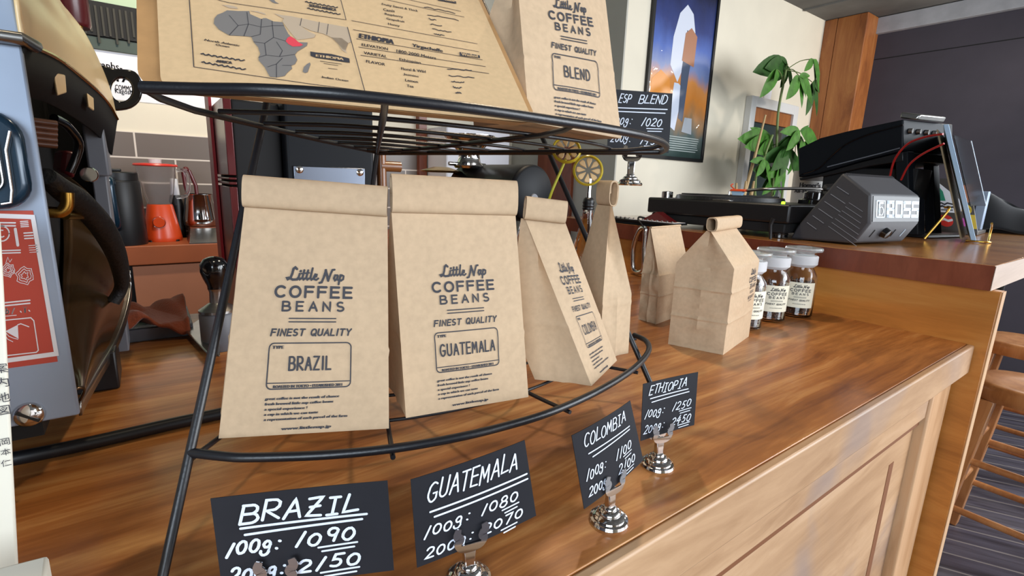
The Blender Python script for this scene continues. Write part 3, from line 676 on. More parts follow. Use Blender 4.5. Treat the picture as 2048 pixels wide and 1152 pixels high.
mb.add(vs, fs); mb.build('pouch_body', M['kraft3'], mp, smooth=35)
ol2 = outline(.0, .0, .0, .010); MB().prism([p0+PU*u+PVv*v+PN*.0002 for u, v in ol2], -PN*.0004).build('front_sheet', M['kraft2'], mp, smooth=0)
Z4 = lambda x, y: pp(270+x*.2951, y*.2951)
Z5 = lambda x, y: pp(700+x*.33, y*.33)
def poly(pts): return [(pts, [tuple(range(len(pts)))])]
AFR = [(625, 75), (700, 80), (775, 80), (780, 100), (860, 135), (870, 128), (890, 128), (940, 150), (1000, 155), (1010, 180), (1040, 235), (1060, 255), (1085, 275), (1110, 290), (1170, 293), (1165, 315), (1100, 355), (1085, 375), (1100, 410), (1085, 440), (1060, 450), (1065, 470), (1030, 500), (1015, 520), (960, 530), (915, 525), (900, 500), (880, 460), (840, 415), (838, 395), (850, 370), (835, 325), (805, 290), (790, 255), (740, 250), (640, 245), (570, 205), (535, 165), (540, 130), (560, 105), (600, 90)]
MAD = [(1185, 428), (1190, 440), (1170, 495), (1150, 500), (1137, 490), (1145, 460), (1165, 440)]
ETH = [(1055, 252), (1085, 270), (1105, 290), (1140, 310), (1120, 320), (1070, 322), (1040, 305), (1022, 285), (1035, 262)]
ARB = [(1000, 150), (1010, 130), (1060, 140), (1130, 185), (1180, 220), (1225, 240), (1215, 260), (1150, 270), (1100, 275), (1080, 255), (1040, 205)]
ASI = [(940, 95), (1000, 108), (1060, 115), (1250, 155), (1440, 190), (1465, 290), (1445, 297), (1425, 350), (1405, 340), (1375, 300), (1330, 258), (1280, 235), (1200, 215), (1120, 180), (1060, 140), (1000, 128)]
IND = [(1330, 258), (1375, 300), (1405, 345), (1438, 368), (1428, 345), (1445, 297), (1400, 262)]
EUR = [(590, 38), (640, 60), (700, 66), (690, 52), (640, 40)]; ITA = [(780, 78), (850, 95), (890, 108), (880, 95), (830, 80)]
SAM = [(905, 0), (930, 20), (950, 28), (978, 30), (955, 18), (940, 0)]
print_mesh('africa_map', poly([Z4(*q) for q in AFR])+poly([Z4(*q) for q in MAD])+poly([Z4(*q) for q in SAM]), lambda u, v: pw(u, v), M['mapgrey'], mp)
print_mesh('asia_map', sum([poly([Z4(*q) for q in s_]) for s_ in (ARB, ASI, IND, EUR, ITA)], []), lambda u, v: pw(u, v), M['maplight'], mp)
print_mesh('ethiopia_map', poly([Z4(*q) for q in ETH]), lambda u, v: pw(u, v)+PN*.0002, M['mapred'], mp)
INK = []
lw = .0005
def ln(pts, w_=lw): return stroke(pts, w_, .02, 6)
INK += ln([Z4(365, -60), Z4(400, 460), Z4(1190, 575), Z4(1700, 640)]) + ln([Z4(560, 5), Z4(640, 25), Z4(1430, 140), Z4(1385, -30)]) + ln([Z4(1440, 190), Z4(1550, 600), Z4(1565, 650)])
BORD = [[(640, 110), (700, 180), (640, 245)], [(760, 90), (770, 170), (740, 250)], [(700, 180), (770, 170), (860, 190), (940, 180), (1010, 180)], [(860, 135), (850, 240), (790, 255)], [(930, 150), (940, 260), (880, 300), (805, 290)], [(940, 260), (1022, 285)], [(880, 300), (890, 380), (840, 395)], [(890, 380), (980, 390), (1085, 375)], [(960, 290), (1000, 350), (980, 390)], [(900, 460), (960, 440), (1000, 400)], [(960, 440), (960, 530)], [(1000, 450), (1060, 450)], [(1130, 130), (1120, 180)], [(1250, 155), (1240, 225)], [(1310, 170), (1300, 240)]]
for b_ in BORD: INK += ln([Z4(*q) for q in b_], .00035)
def PT(body, x, y, hpx, x1, bold=.00015, shear=0., f=Z5):
    """text on the sheet: baseline start and end given in the crop's pixels"""
    a = f(x, y); b = f(*x1); h = (Vector(f(x, y-hpx))-Vector(a)).length; wd = (Vector(b)-Vector(a)).length; an = math.atan2(b[1]-a[1], b[0]-a[0]); out = []
    for vs, fs in T(body, 0, wd, 0, h, shear, bold): out.append(([(a[0]+p[0]*cos(an)-p[1]*sin(an), a[1]+p[0]*sin(an)+p[1]*cos(an)) for p in vs], fs))
    return out
for a, b_ in (((10, 130), (770, 270)), ((20, 185), (780, 318)), ((40, 240), (800, 367)), ((52, 290), (820, 408)), ((65, 340), (840, 450)), ((-60, -90), (670, 73)), ((-60, -60), (690, 108))): INK += ln([Z5(*a), Z5(*b_)])
INK += PT('ETHIOPIA', 56, 235, 28, (262, 273), .0006) + PT('Yirgacheffe', 376, 293, 24, (560, 328), .0003) + PT('ELEVATION', 70, 283, 16, (228, 310), .0001) + PT('1800-2000 Meters', 281, 322, 18, (520, 366), .0001)
INK += PT('VARIETAL', 82, 332, 16, (222, 356), .0001) + PT('Ethiopian', 298, 374, 18, (428, 396), .0001) + PT('FLAVOR', 97, 384, 16, (211, 404), .0001)
for t_, x, y, x1, y1 in (('Floral & Wild', 310, 428, 458, 447), ('Jasmine', 323, 462, 415, 478), ('Lemon', 334, 497, 411, 509), ('Tea', 343, 531, 384, 537), ('Fruity Sweet & Thick', 192, 38, 410, 80), ('Cassis', 202, 70, 270, 80), ('Raspberry', 210, 97, 320, 117), ('Grapefruit', 220, 126, 330, 146), ('Honey', 230, 158, 300, 171)): INK += PT(t_, x, y, 15, (x1, y1), .0001)
for x, y, x1, y1 in ((590, 425, 735, 438), (600, 470, 750, 482), (615, 502, 690, 510), (625, 538, 675, 544), (640, 570, 672, 574), (450, 52, 635, 90), (470, 98, 655, 132), (478, 124, 520, 132), (488, 156, 555, 168), (500, 186, 612, 206), (510, 216, 570, 226)):
    a, b_ = Z5(x, y-5), Z5(x1, y1-5); rn = random.Random(x); k = 9
    INK += ln([(a[0]+(b_[0]-a[0])*i/k, a[1]+(b_[1]-a[1])*i/k+rn.uniform(-.0009, .0009)) for i in range(k+1)], .0009)
for bx in ([(662, 320), (785, 341), (787, 357), (664, 343)], [(528, -6), (642, 14), (644, 28), (532, 8)]): INK += poly([Z5(*q) for q in bx])
# banner and captions on the map
INK += poly([Z4(*q) for q in ((1188, 355), (1230, 362), (1330, 372), (1452, 402), (1456, 432), (1440, 430), (1330, 412), (1228, 398), (1190, 384))])
INK += PT('AFRICA', 551, 428, 17, (655, 440), .0003, 0, Z4) + PT('SOUTH AMERICA', 1180, 50, 17, (1362, 82), .0003, 0, Z4) + PT('North Atlantic', 470, 282, 13, (710, 322), .0001, .15, Z4)+PT('Ocean', 545, 314, 13, (640, 330), .0001, .15, Z4)+PT('Indian Ocean', 1265, 533, 13, (1446, 560), .0001, .15, Z4)
for x, y, x1, y1 in ((450, 372, 740, 418), (455, 428, 748, 478), (1155, 18, 1372, 58), (1170, 62, 1390, 104)):
    a, b_ = Z4(x, y), Z4(x1, y1); k = 24
    INK += ln([(a[0]+(b_[0]-a[0])*i/k, a[1]+(b_[1]-a[1])*i/k+.0008*sin(i*1.9)) for i in range(k+1)], .0010)
for x, y, x1, y1 in ((1255, 420, 1400, 440), (1280, 436, 1375, 450), (1310, 468, 1370, 476)): INK += ln([Z4(x, y), Z4(x1, y1)], .0004)
print_mesh('printed_text', INK, lambda u, v: pw(u, v)+PN*.0002, M['ink'], mp)
WHT = PT('Washed', 676, 342, 16, (774, 355), .0002)+PT('Washed', 545, 4, 16, (630, 19), .0002)+PT('ETHIOPIA', 1228, 392, 16, (1412, 416), .0003, 0, Z4)
print_mesh('reversed_text', WHT, lambda u, v: pw(u, v)+PN*.0004, M['kraft2'], mp)

# ---------------------------------------------------------------- price cards and their clips
def holder(label, loc, rot, hang=False, hgt=.042):
    t = thing('card_holder', loc, label, 'card holder', 'chrome card holders'); L_ = Vector(loc); ca, sa = cos(rot), sin(rot)
    W = lambda x, y, z: L_+V(x*ca-y*sa, x*sa+y*ca, z)
    prof = [(.0001, 0), (.0170, 0), (.0182, .0018), (.0172, .0042), (.0148, .0048), (.0150, .0068), (.0126, .0086), (.0104, .0090), (.0104, .0108), (.0086, .0126), (.0066, .0130), (.0064, .0150), (.0048, .0162), (.0001, .0165)]
    MB().lathe(prof, L_, 32).build('stepped_base', M['chrome'], t, smooth=50)
    h = hgt-.012
    b = MB(); b.hexa([W(-.0042, -.0036, .015), W(.0042, -.0036, .015), W(.0042, .0036, .015), W(-.0042, .0036, .015)], [W(-.0055, -.002, h), W(.0055, -.002, h), W(.0055, .002, h), W(-.0055, .002, h)]); b.build('stem', M['chrome'], t, bevel=.0012)
    # two sprung horns, in front of and behind the card
    for yy in (-.0042, .0042):
        pth = [W(-.0100, yy, h+.017), W(-.0112, yy, h+.012), W(-.0088, yy, h+.008), W(-.0104, yy, h+.004), W(-.0088, yy, h+.0004), W(-.004, yy, h-.001), W(.004, yy, h-.001), W(.0088, yy, h+.0004), W(.0104, yy, h+.004), W(.0088, yy, h+.008), W(.0112, yy, h+.012), W(.0100, yy, h+.017)]
        mb = MB(); pts = catmull(pth, 4); wd = []
        for i in range(len(pts)): wd.append(.0022+.0012*abs(sin(i/(len(pts)-1)*pi*3)))
        vs = []; 
        for i, p in enumerate(pts):
            a = pts[max(0, i-1)]; c = pts[min(len(pts)-1, i+1)]; tg = (c-a).normalized(); nn = V(-sa, ca, 0); bb = tg.cross(nn).normalized()
            for s1, s2 in ((-1, -1), (1, -1), (1, 1), (-1, 1)): vs.append(p+bb*wd[i]*s1+nn*.00045*s2)
        fs = [(i*4+k, i*4+(k+1) % 4, (i+1)*4+(k+1) % 4, (i+1)*4+k) for i in range(len(pts)-1) for k in range(4)]+[(3, 2, 1, 0), tuple(len(vs)-4+k for k in range(4))]
        mb.add(vs, fs); mb.build('clip_horn', M['chrome'], t, smooth=50)
    return t
def card(label, B, ang, corners, texts, curl=.003, seed=1, pen=.0145):
    """corners TL TR BR BL as pixels on the upright plane through B"""
    n_ = V(-sin(ang), cos(ang), 0); P = [atp(x, y, B, n_) for x, y in corners]
    if n_.dot(P[0]-O) > 0: nf = -n_
    else: nf = n_
    t = thing('price_card', lerp(P[2], P[3], .5), label, 'price card', 'black handwritten price cards')
    def S(u, v, off=0.): return lerp(lerp(P[3], P[2], u), lerp(P[0], P[1], u), v)+nf*(curl*(1-(2*u-1)**2)*(-1)+off)
    mb = MB(); mb.grid(lambda u, v: S(u, v, .0003), 16, 8); k = len(mb.v); mb.grid(lambda u, v: S(u, v, -.0003), 16, 8)
    bd = [i for i in range(17)]+[17*j+16 for j in range(1, 9)]+[17*8+i for i in range(15, -1, -1)]+[17*j for j in range(7, 0, -1)]
    for i in range(len(bd)): a, b = bd[i], bd[(i+1) % len(bd)]; mb.f.append((a, b, k+b, k+a)); mb.mi.append(0)
    mb.build('card_sheet', M['card'], t, smooth=30)
    wd = (P[2]-P[3]).length; ht = (P[0]-P[3]).length; r_ = ht/wd
    mbp = []
    for e in texts:
        if e[0] == 'l':
            mbp += stroke([(e[1], e[2]*r_), (e[3], e[4]*r_)], e[5] if len(e) > 5 else .016, .03)
        else:
            body, x0, x1, y0, y1, rise = e; mbp += hand(body, x0, x1, y0*r_, y1*r_, pen, .28, .035, .18, rise*r_, seed); seed += 1
    print_mesh('handwriting', mbp, lambda u, v: S(u, v/r_, .0008), M['chalk'], t)
    return t
def rows(a, an, b, bn, y1=.4, y2=.1, h=.14, xs=(.05, .38, .46, .86), bh=None):
    s1 = an[:-2]
    return [(a, xs[0], xs[1], y1, y1+h, 0), (an, xs[2], xs[3], y1, y1+h, .02), (b, xs[0], xs[1]+.01, y2, y2+h, 0), (bn, xs[2], xs[3]+.02, y2, y2+h, .02)]
def dbl(x0, x1, y): return [('l', x0, y, x1, y+.01, .013), ('l', x0+.02, y-.045, x1-.02, y-.035, .013)]
Bb = atz(562, 1228); holder('chrome card holder of the BRAZIL price card, at the bottom edge of the photo', Bb, radians(-24))
card('black price card handwritten BRAZIL 1090 and 2150', Bb, radians(-24), [(421, 997), (775, 961), (788, 1140), (446, 1190)],
     [('BRAZIL', .14, .84, .72, .90, -.01), ('l', .14, .67, .86, .67), ('l', .16, .60, .83, .62)]+rows('100g:', '1090', '200g:', '2150', .40, .12, .14, (.04, .37, .42, .80))+dbl(.56, .79, .365)+dbl(.56, .79, .085), .001, 3, .018)
Bg = atz(937, 1162); holder('chrome card holder of the GUATEMALA price card', Bg, radians(-11), hgt=.046)
card('black price card handwritten GUATEMALA 1080 and 2070', Bg, radians(-11), [(821, 959), (1049, 880), (1072, 1031), (834, 1135)],
     [('GUATEMALA', .11, .93, .70, .90, .01), ('l', .13, .585, .97, .59), ('l', .16, .515, .97, .525)]+rows('100g:', '1080', '200g:', '2070', .31, .07, .12, (.06, .46, .52, .88))+dbl(.71, .86, .275)+dbl(.68, .82, .035), -.0018, 13)
Bc = atz(1217, 1042); holder('chrome card holder of the COLOMBIA price card', Bc, radians(2), hgt=.046)
card('black price card handwritten COLOMBIA 1100 and 2100', Bc, radians(2), [(1143, 871), (1260, 801), (1286, 920), (1168, 1018)],
     [('COLOMBIA', .13, .87, .77, .92, .01), ('l', .18, .675, .88, .67), ('l', .23, .605, .87, .625)]+rows('100g:', '1100', '200g:', '2100', .34, .11, .13, (.08, .43, .55, .87))+dbl(.68, .83, .315)+dbl(.66, .82, .08), -.0018, 23)
Be = atz(1314, 931); holder('chrome card holder of the ETHIOPIA price card', Be, radians(-13), hgt=.046)
card('black price card handwritten ETHIOPIA 1250 and 2450', Be, radians(-13), [(1286, 768), (1396, 744), (1388, 850), (1281, 882)],
     [('ETHIOPIA', .11, .82, .78, .93, .01), ('l', .14, .715, .83, .73), ('l', .17, .645, .85, .675)]+rows('100g:', '1250', '200g:', '2450', .38, .11, .14, (.04, .44, .55, .92))+dbl(.69, .91, .35)+dbl(.68, .90, .085), .001, 33)
# the espresso blend card is clipped to the upper tier, its holder hanging below
Bs = atd(1282, 300, .72)
hh = atd(1259, 371, .72); holder('chrome card holder hanging below the upper tier, on the ESP BLEND card', hh, radians(-35), hgt=.050)
card('black price card handwritten ESP BLEND at the right end of the upper tier', Bs, radians(-36.5), [(1222, 178), (1345, 187), (1337, 306), (1214, 297)],
     [('ESP', .14, .36, .80, .94, 0), ('BLEND', .46, .94, .80, .94, .01), ('l', .14, .70, .93, .73), ('l', .14, .64, .90, .665)]+rows('100g:', '1020', '200g:', '1450', .42, .12, .14, (.04, .40, .52, .88))+dbl(.62, .88, .39)+dbl(.60, .86, .09), .001, 43)

# ---------------------------------------------------------------- bean jars
def jar(loc, rot, label, seed):
    L_ = Vector(loc); t = thing('bean_jar', loc, label, 'jar', 'glass jars of coffee beans')
    ro = .0385
    out = [(.0001, .0), (.034, .0), (ro, .004), (ro, .096), (.037, .104), (.030, .115), (.0265, .120), (.0265, .124)]
    inn = [(.0240, .124), (.0240, .119), (.0275, .112), (.0345, .102), (.036, .094), (.036, .008), (.032, .005), (.0001, .005)]
    MB().lathe(out+inn, L_, 48).build('glass_body', M['glass'], t, smooth=50)
    MB().lathe([(.0268, .1235), (.0335, .130), (.0335, .149), (.0315, .151), (.0245, .151), (.0245, .1235)], L_, 48, closed=True).build('ground_neck', M['frost'], t, smooth=40)
    MB().lathe([(.0001, .126), (.022, .126), (.0235, .152), (.0235, .158), (.040, .162), (.0415, .166), (.040, .170), (.012, .173), (.0001, .173)], L_, 48).build('glass_stopper', M['lens'], t, smooth=40)
    lw_, lh, lz = 1.75, .062, .026
    S = lambda u, v, off=0.: L_+V((ro+.0006+off)*cos(rot+(u-.5)*lw_), (ro+.0006+off)*sin(rot+(u-.5)*lw_), lz+lh*v)
    mb = MB(); mb.grid(lambda u, v: S(u, v), 24, 2); mb.build('paper_label', M['labelpaper'], t, smooth=60)
    P = []; sc = lambda P_, y0, ys: [([(.5+(p[0]-.5)*1.35, (p[1]-y0)*ys) for p in vs], fs) for vs, fs in P_]
    P = sc(header(), .43, 1.55) + T('www.littlenap.jp', .30, .72, .13, .17, .1, .002)
    print_mesh('printed_design', P, lambda u, v: S(u, v, .0005), M['ink'], t)
    # loose beans: nobody could count them
    rnd = random.Random(seed); mb = MB()
    for k in range(330):
        z = .0115+rnd.random()*.080; a = rnd.random()*2*pi; r = .0295*(.72+.28*rnd.random()) if rnd.random() < .8 else .0295*rnd.random()
        c = L_+V(r*cos(a), r*sin(a), z); e1 = V(rnd.uniform(-1, 1), rnd.uniform(-1, 1), rnd.uniform(-1, 1)).normalized(); e2 = e1.orthogonal().normalized(); e3 = e1.cross(e2)
        vs = []; fs = []; nn = 7
        for j in range(5):
            th = pi*j/4
            for q in range(nn): ph = 2*pi*q/nn; vs.append(c+e1*cos(th)*.0052+(e2*cos(ph)*.0038+e3*sin(ph)*.0030)*sin(th))
        for j in range(4):
            for q in range(nn): fs.append((j*nn+q, (j+1)*nn+q, (j+1)*nn+(q+1) % nn, j*nn+(q+1) % nn))
        mb.add(vs, fs)
    o = mb.build('coffee_beans', M['bean'], None, loc=L_+V(0, 0, .006), smooth=60)
    tag(o, label.replace('glass bean jar', 'dark roasted coffee beans inside the glass jar'), 'coffee beans', 'beans in the jars', 'stuff')
    return t
def facing(p, dx=0.): return math.atan2(-p.y, -p.x)+dx
j2 = atz(1588, 629) ; jar(j2, facing(j2, .16), 'glass bean jar with cream label, rightmost of the three jars', 51)
j1 = atz(1533, 637) ; jar(j1, facing(j1, .42), 'glass bean jar in the middle, next to the rightmost jar', 52)
j0 = atz(1484, 652) ; jar(j0, facing(j0, .50), 'glass bean jar mostly hidden behind the big counter bag', 53)

# ================================================================ espresso machine at the left
em = thing('espresso_machine', V(-.3, .85, 0), 'cream and grey espresso machine with a red sticker on its back plate', 'espresso machine')
YM = .60
P = lambda x, y, Y=YM: aty(x, y, Y)
xr = -.070
MB().box((-.62, YM, .066), (xr, YM+.006, .398)).build('back_plate', M['panelmetal'], em, bevel=.002)
up_ = [V(-.62, YM, .404), V(xr, YM, .404), V(xr-.008, YM+.05, .62), V(-.62, YM+.05, .62)]
MB().prism(up_, V(0, .006, 0)).build('upper_plate', M['panelmetal'], em, bevel=.002)
MB().tube([V(-.62, YM-.004, .401), V(xr+.002, YM-.004, .401), V(xr+.006, YM+.02, .401)], .0055, 10).build('trim_bar', M['steel'], em, smooth=60)
# sight window
def rr3(x0, x1, z0, z1, r, y, n=6):
    out = []
    for cx, cz, a0 in ((x1-r, z1-r, 90), (x1-r, z0+r, 0), (x0+r, z0+r, -90), (x0+r, z1-r, 180)):
        for k in range(n+1): a = radians(a0-90*k/n); out.append(V(cx+r*cos(a), y, cz+r*sin(a)))
    return out
a = P(76, 418); b_ = P(60, 222)
wx1 = P(72, 400).x; wz0, wz1 = P(60, 418).z, P(40, 224).z
gz = MB().prism(rr3(-.30, wx1, wz0, wz1, .022, YM-.013), V(0, .014, 0)).build('gauge_window', M['gauge'], em, bevel=.006, seg=3)
MB().prism(rr3(-.29, wx1-.016, wz0+.015, wz1-.017, .010, YM-.0145), V(0, .002, 0)).build('dial_glass', M['glassdark'], gz, bevel=.001)
MB().tube(rr3(-.29, wx1-.016, wz0+.015, wz1-.017, .010, YM-.015), .0009, 6, True).build('dial_border', M['steel'], gz, smooth=60)
dl = MB(); dl.lathe([(.0001, 0), (.034, 0), (.034, .002), (.0001, .002)], V(-.145, YM-.0175, .315), 32, (0, 1, 0)); dl.build('dial_face', M['lightblue'], gz)
MB().tube([P(20, 262, YM-.016), P(12, 300, YM-.016), P(24, 380, YM-.016), P(22, 405, YM-.016), P(2, 408, YM-.016)], .0011, 6).build('dial_needle', M['steel'], gz)
# sticker, drawn on the plate
def sp(x, y): p = P(x, y); return (p.x, p.z)
st = MB(); tr_, br_ = P(87, 421), P(134, 722)
st.prism([V(-.30, YM-.0006, tr_.z), V(xr-.0095, YM-.0006, tr_.z), V(xr-.0095, YM-.0006, br_.z+.0008), V(-.30, YM-.0006, br_.z+.0008)], V(0, .0006, 0)); st = st.build('red_sticker', M['red'], em, smooth=0)
S_ = []
ps = lambda pts, w_: stroke([(x, -y) for x, y in pts], w_, 8)
S_ += ps([(-40, 430), (66, 434), (113, 707), (-40, 728)], 9)
for y in (445, 451): S_ += ps([(-20, y), (31, y+.5)], 3)
for x0_, x1_, ys, w_ in ((42, 57, (443, 446.5, 450, 453.5), 2), (46, 63, (466, 471.5, 477), 2.6), (52, 68, (491, 495.5, 500, 504.5), 1.2)):
    for y in ys: S_ += ps([(x0_+(y-450)*.14, y), (x1_+(y-450)*.14, y-1)], w_)
S_ += ps([(4+15*cos(k*pi/10), 467+15*sin(k*pi/10)) for k in range(21)], 2.6)+ps([(4+6.5*cos(radians(a)), 467+7*sin(radians(a))) for a in range(50, 320, 30)], 2.4)
S_ += ps([(31, 458), (36, 490)], 6)
for y in (501, 506): S_ += ps([(-20, y+1), (41, y-1)], 2.6)
rn = random.Random(4)
for cx, cy, r_ in ((17, 540, 13), (50, 551, 17)):          # line-drawn blossoms
    for f_ in (1, .72, .4): S_ += ps([(cx+(r_*f_+2.2*sin(k*2.5)+rn.uniform(-1, 1))*cos(k*.42), cy+(r_*f_+2.2*sin(k*2.5))*sin(k*.42)) for k in range(16)], 1.3)
S_ += ps([(12, 526), (16, 514), (20, 524), (24, 518)], 1.2)
for y in (603, 609): S_ += ps([(2, y+3), (60, y-3)], 2.8)
S_ += [([(x, y) for x, y in vs], fs) for vs, fs in T('b /', 11, 30, -628, -615, .15, .5)+T('ï', 47, 54, -625, -613, 0, .4)]+ps([(10, 632), (33, 630)], 1.4)+ps([(41, 622), (43, 624)], 2)+ps([(58, 620), (60, 622)], 2)
S_ += ps([(0, 641), (62, 635), (68, 641), (77, 700), (73, 704), (2, 712)], 2.2)
S_ += [([(11, -662), (36, -649), (37.5, -677)], [(0, 1, 2)])]+ps([(36, 649), (42, 647), (58, 653)], 2)+ps([(11, 664), (18, 672), (28, 676), (36, 678)], 1.4)+ps([(9, 668), (16, 678), (26, 683)], 1.4)
S_ = [([(lambda q: (q.x, q.z))(P(x, -y)) for x, y in vs], fs) for vs, fs in S_]
MBs = MB()
for vs, fs in S_: MBs.add([V(p[0], YM-.0009, p[1]) for p in vs], fs)
MBs.build('white_print', M['white'], st, smooth=0, fix=False)
sc_ = P(58, 829); sc = MB().lathe([(.0001, -.0065), (.005, -.006), (.0100, -.0035), (.0118, 0), (.0118, .001)], V(sc_.x, YM, sc_.z), 32, (0, 1, 0)).build('slotted_screw', M['chrome'], em)
ra = radians(-52); sd = V(sin(ra), 0, cos(ra)); sn_ = V(cos(ra), 0, -sin(ra)); scc = V(sc_.x, YM, sc_.z)
MB().hexa([scc+sd*.0092*a+sn_*.0012*b+V(0, -.0069, 0) for a, b in ((-1, -1), (1, -1), (1, 1), (-1, 1))], [scc+sd*.0092*a+sn_*.0012*b+V(0, -.0035, 0) for a, b in ((-1, -1), (1, -1), (1, 1), (-1, 1))]).build('screw_slot', M['black'], sc, smooth=0)
# chassis and the dark works behind the plate
MB().box((-.62, YM+.007, .05), (-.098, 1.02, .44)).build('chassis', M['blackmatt'], em)
MB().box((aty(88, 250, .985).x, .985, .09), (aty(174, 250, .985).x, .992, .47)).build('inner_panel', M['blackmatt'], em)
hood = [[(45, 85, .60), (105, 112, .68), (150, 145, .77), (198, 187, .87), (218, 212, .93), (233, 238, .97)],
        [(38, 45, .60), (85, 58, .67), (128, 88, .76), (178, 130, .85), (205, 165, .92), (222, 190, .965)],
        [(32, 0, .60), (62, 0, .66), (98, 28, .74), (150, 78, .83), (184, 112, .90), (203, 138, .95)],
        [(27, -40, .61), (52, -42, .66), (84, -28, .73), (120, 18, .81), (152, 62, .88), (170, 70, .93)],
        [(25, -75, .64), (48, -78, .68), (75, -66, .74), (98, -30, .81), (122, 8, .87), (134, 22, .92)]]
HP = [[aty(x, y, Y) for x, y, Y in r] for r in hood]
def hsurf(u, v):
    rows_ = [catmull(r, 6) for r in HP]; n = len(rows_[0])-1
    col = catmull([r[round(u*n)] for r in rows_], 6); return col[round(v*(len(col)-1))]
MB().grid(hsurf, 30, 24).build('hood', M['machinecream'], em, smooth=70, solid=.003)
low_edge = catmull(HP[0], 6)
und = MB(); inner = [p+V(-.05, .03, -.06) for p in low_edge]; lowp = [p+V(-.012, .01, -.040-.012*i/len(low_edge)) for i, p in enumerate(low_edge)]
und.add(low_edge+lowp, [(i, i+1, len(low_edge)+i+1, len(low_edge)+i) for i in range(len(low_edge)-1)]); und.build('hood_underside', M['blackmatt'], em, smooth=60, solid=.003)
MB().tube([p+V(.001, -.001, 0) for p in low_edge], .0022, 6).build('hood_edge', M['brass'], em, smooth=60)
for pts, mt_ in (([(103, 145, .70), (127, 150, .72), (130, 186, .72), (112, 192, .70)], 'machinecream'), ([(171, 186, .81), (184, 196, .83), (185, 222, .83), (174, 214, .81)], 'machinecream')):
    q = [aty(*p)+V(.002, -.004, 0) for p in pts]; MB().prism(q, V(-.002, .003, 0)).build('keyhole_plate', M[mt_], em, bevel=.003)
# grey service column
cx0, cx1 = aty(170, 300, .92), aty(213, 300, .92)
MB().box((cx0.x, .92, aty(190, 352, .92).z), (cx1.x, 1.0, aty(190, 205, .92).z)).build('service_column', M['greyplastic'], em, bevel=.003)
MB().box((aty(192, 420, .95).x, .95, .02), (aty(222, 420, .95).x, 1.02, aty(190, 340, .95).z)).build('rear_column', M['greyplastic'], em, bevel=.002)
for k in range(5):
    c = aty(93, 243+k*11, .66); MB().tube([c+V(-.014, 0, 0), c+V(.006, .01, -.001)], .0032, 8).build('spring_coil', M['bean'], em, smooth=60)
MB().tube(catmull([aty(108, 236, .68), aty(135, 252, .70), aty(158, 290, .73), aty(140, 345, .73)], 6), .0042, 10).build('lever_arm', M['blackgloss'], em, smooth=60)
MB().prism([aty(*p) for p in ((128, 300, .74), (160, 305, .74), (150, 358, .74), (122, 342, .74))], V(-.01, .02, 0)).build('red_lever', M['maroon'], em, bevel=.003)
MB().tube(catmull([aty(96, 424, .66), aty(122, 424, .66), aty(134, 410, .66), aty(134, 385, .66)], 6), .0056, 12).build('brass_pipe', M['brass'], em, smooth=60)
MB().tube([aty(130, 430, .70), aty(172, 430, .74)], .005, 10).build('copper_pipe', M['brass'], em, smooth=60)
bq = aty(178, 349, .80); MB().lathe([(.0001, -.003), (.008, -.003), (.009, 0), (.009, .006)], bq, 20, (0, 1, 0)).build('bolt_head', M['chrome'], em)
hz = catmull([aty(92, 352, .65), aty(122, 378, .68), aty(160, 405, .72), (aty(205, 455, .78)), aty(235, 515, .84), aty(243, 570, .88), aty(226, 605, .88)], 8)
MB().tube(hz, [.008+.005*sin(pi*min(1, i/len(hz)*1.2)) for i in range(len(hz))], 14).build('braided_hose', M['rubber'], em, smooth=60)
# lower belly with its bright rim
rim = catmull([aty(258, 545, .98), aty(259, 580, .975), aty(247, 635, .93), aty(226, 688, .87), aty(198, 735, .79), aty(170, 782, .70), aty(157, 806, .64)], 8)
inn = catmull([V(-.098, .98, .30), V(-.096, .97, .26), V(-.094, .90, .20), V(-.092, .82, .16), V(-.09, .74, .12), V(-.088, .67, .09), V(-.086, .62, .08)], 8)
def belly(u, v):
    i = round(u*(len(rim)-1)); a, b = inn[i], rim[i]; p = lerp(a, b, v); return p+V(.012*sin(pi*v), 0, .02*sin(pi*v)*(1-u*.5))
MB().grid(belly, len(rim)-1, 10).build('belly_panel', M['darkdome'], em, smooth=70, solid=.002)
rb = MB(); w2 = V(0, 0, -.014)
rb.add([p+V(.001, 0, .003) for p in rim]+[p+w2 for p in rim], [(i, i+1, len(rim)+i+1, len(rim)+i) for i in range(len(rim)-1)]); rb.build('belly_rim', M['steel'], em, smooth=60, solid=.0025)
ft = atz(222, 752, 0)
MB().box((-.10, .84, 0), (-.052, .92, .055)).build('foot', M['black'], em, bevel=.003)
MB().box((-.60, .74, 0), (-.54, .80, .0495)).build('foot', M['black'], em, bevel=.003)
MB().box((-.24, .74, 0), (-.19, .80, .0495)).build('foot', M['black'], em, bevel=.003)
# round black lifting eye behind the hood
YE = .965
eye_o = [aty(x, y, YE) for x, y in ((196, 134), (230, 137), (262, 140), (277, 150), (285, 172), (281, 198), (265, 214), (243, 220), (222, 218), (205, 200))]
eo = catmull(eye_o, 6, True); cen = aty(243, 179, YE); eh = [cen+(aty(243+21*cos(t), 179+23.5*sin(t), YE)-cen) for t in [math.atan2((p-cen).z*-1, (p-cen).x) for p in eo]]
mb = MB(); n = len(eo); d = V(0, .012, 0)
mb.add(eo+eh+[p+d for p in eo]+[p+d for p in eh], [(i, (i+1) % n, n+(i+1) % n, n+i) for i in range(n)]+[(2*n+i, 3*n+i, 3*n+(i+1) % n, 2*n+(i+1) % n) for i in range(n)]+[(i, 2*n+i, 2*n+(i+1) % n, (i+1) % n) for i in range(n)]+[(n+i, n+(i+1) % n, 3*n+(i+1) % n, 3*n+i) for i in range(n)])
mb.build('lifting_eye', M['blackgloss'], em, bevel=.002)
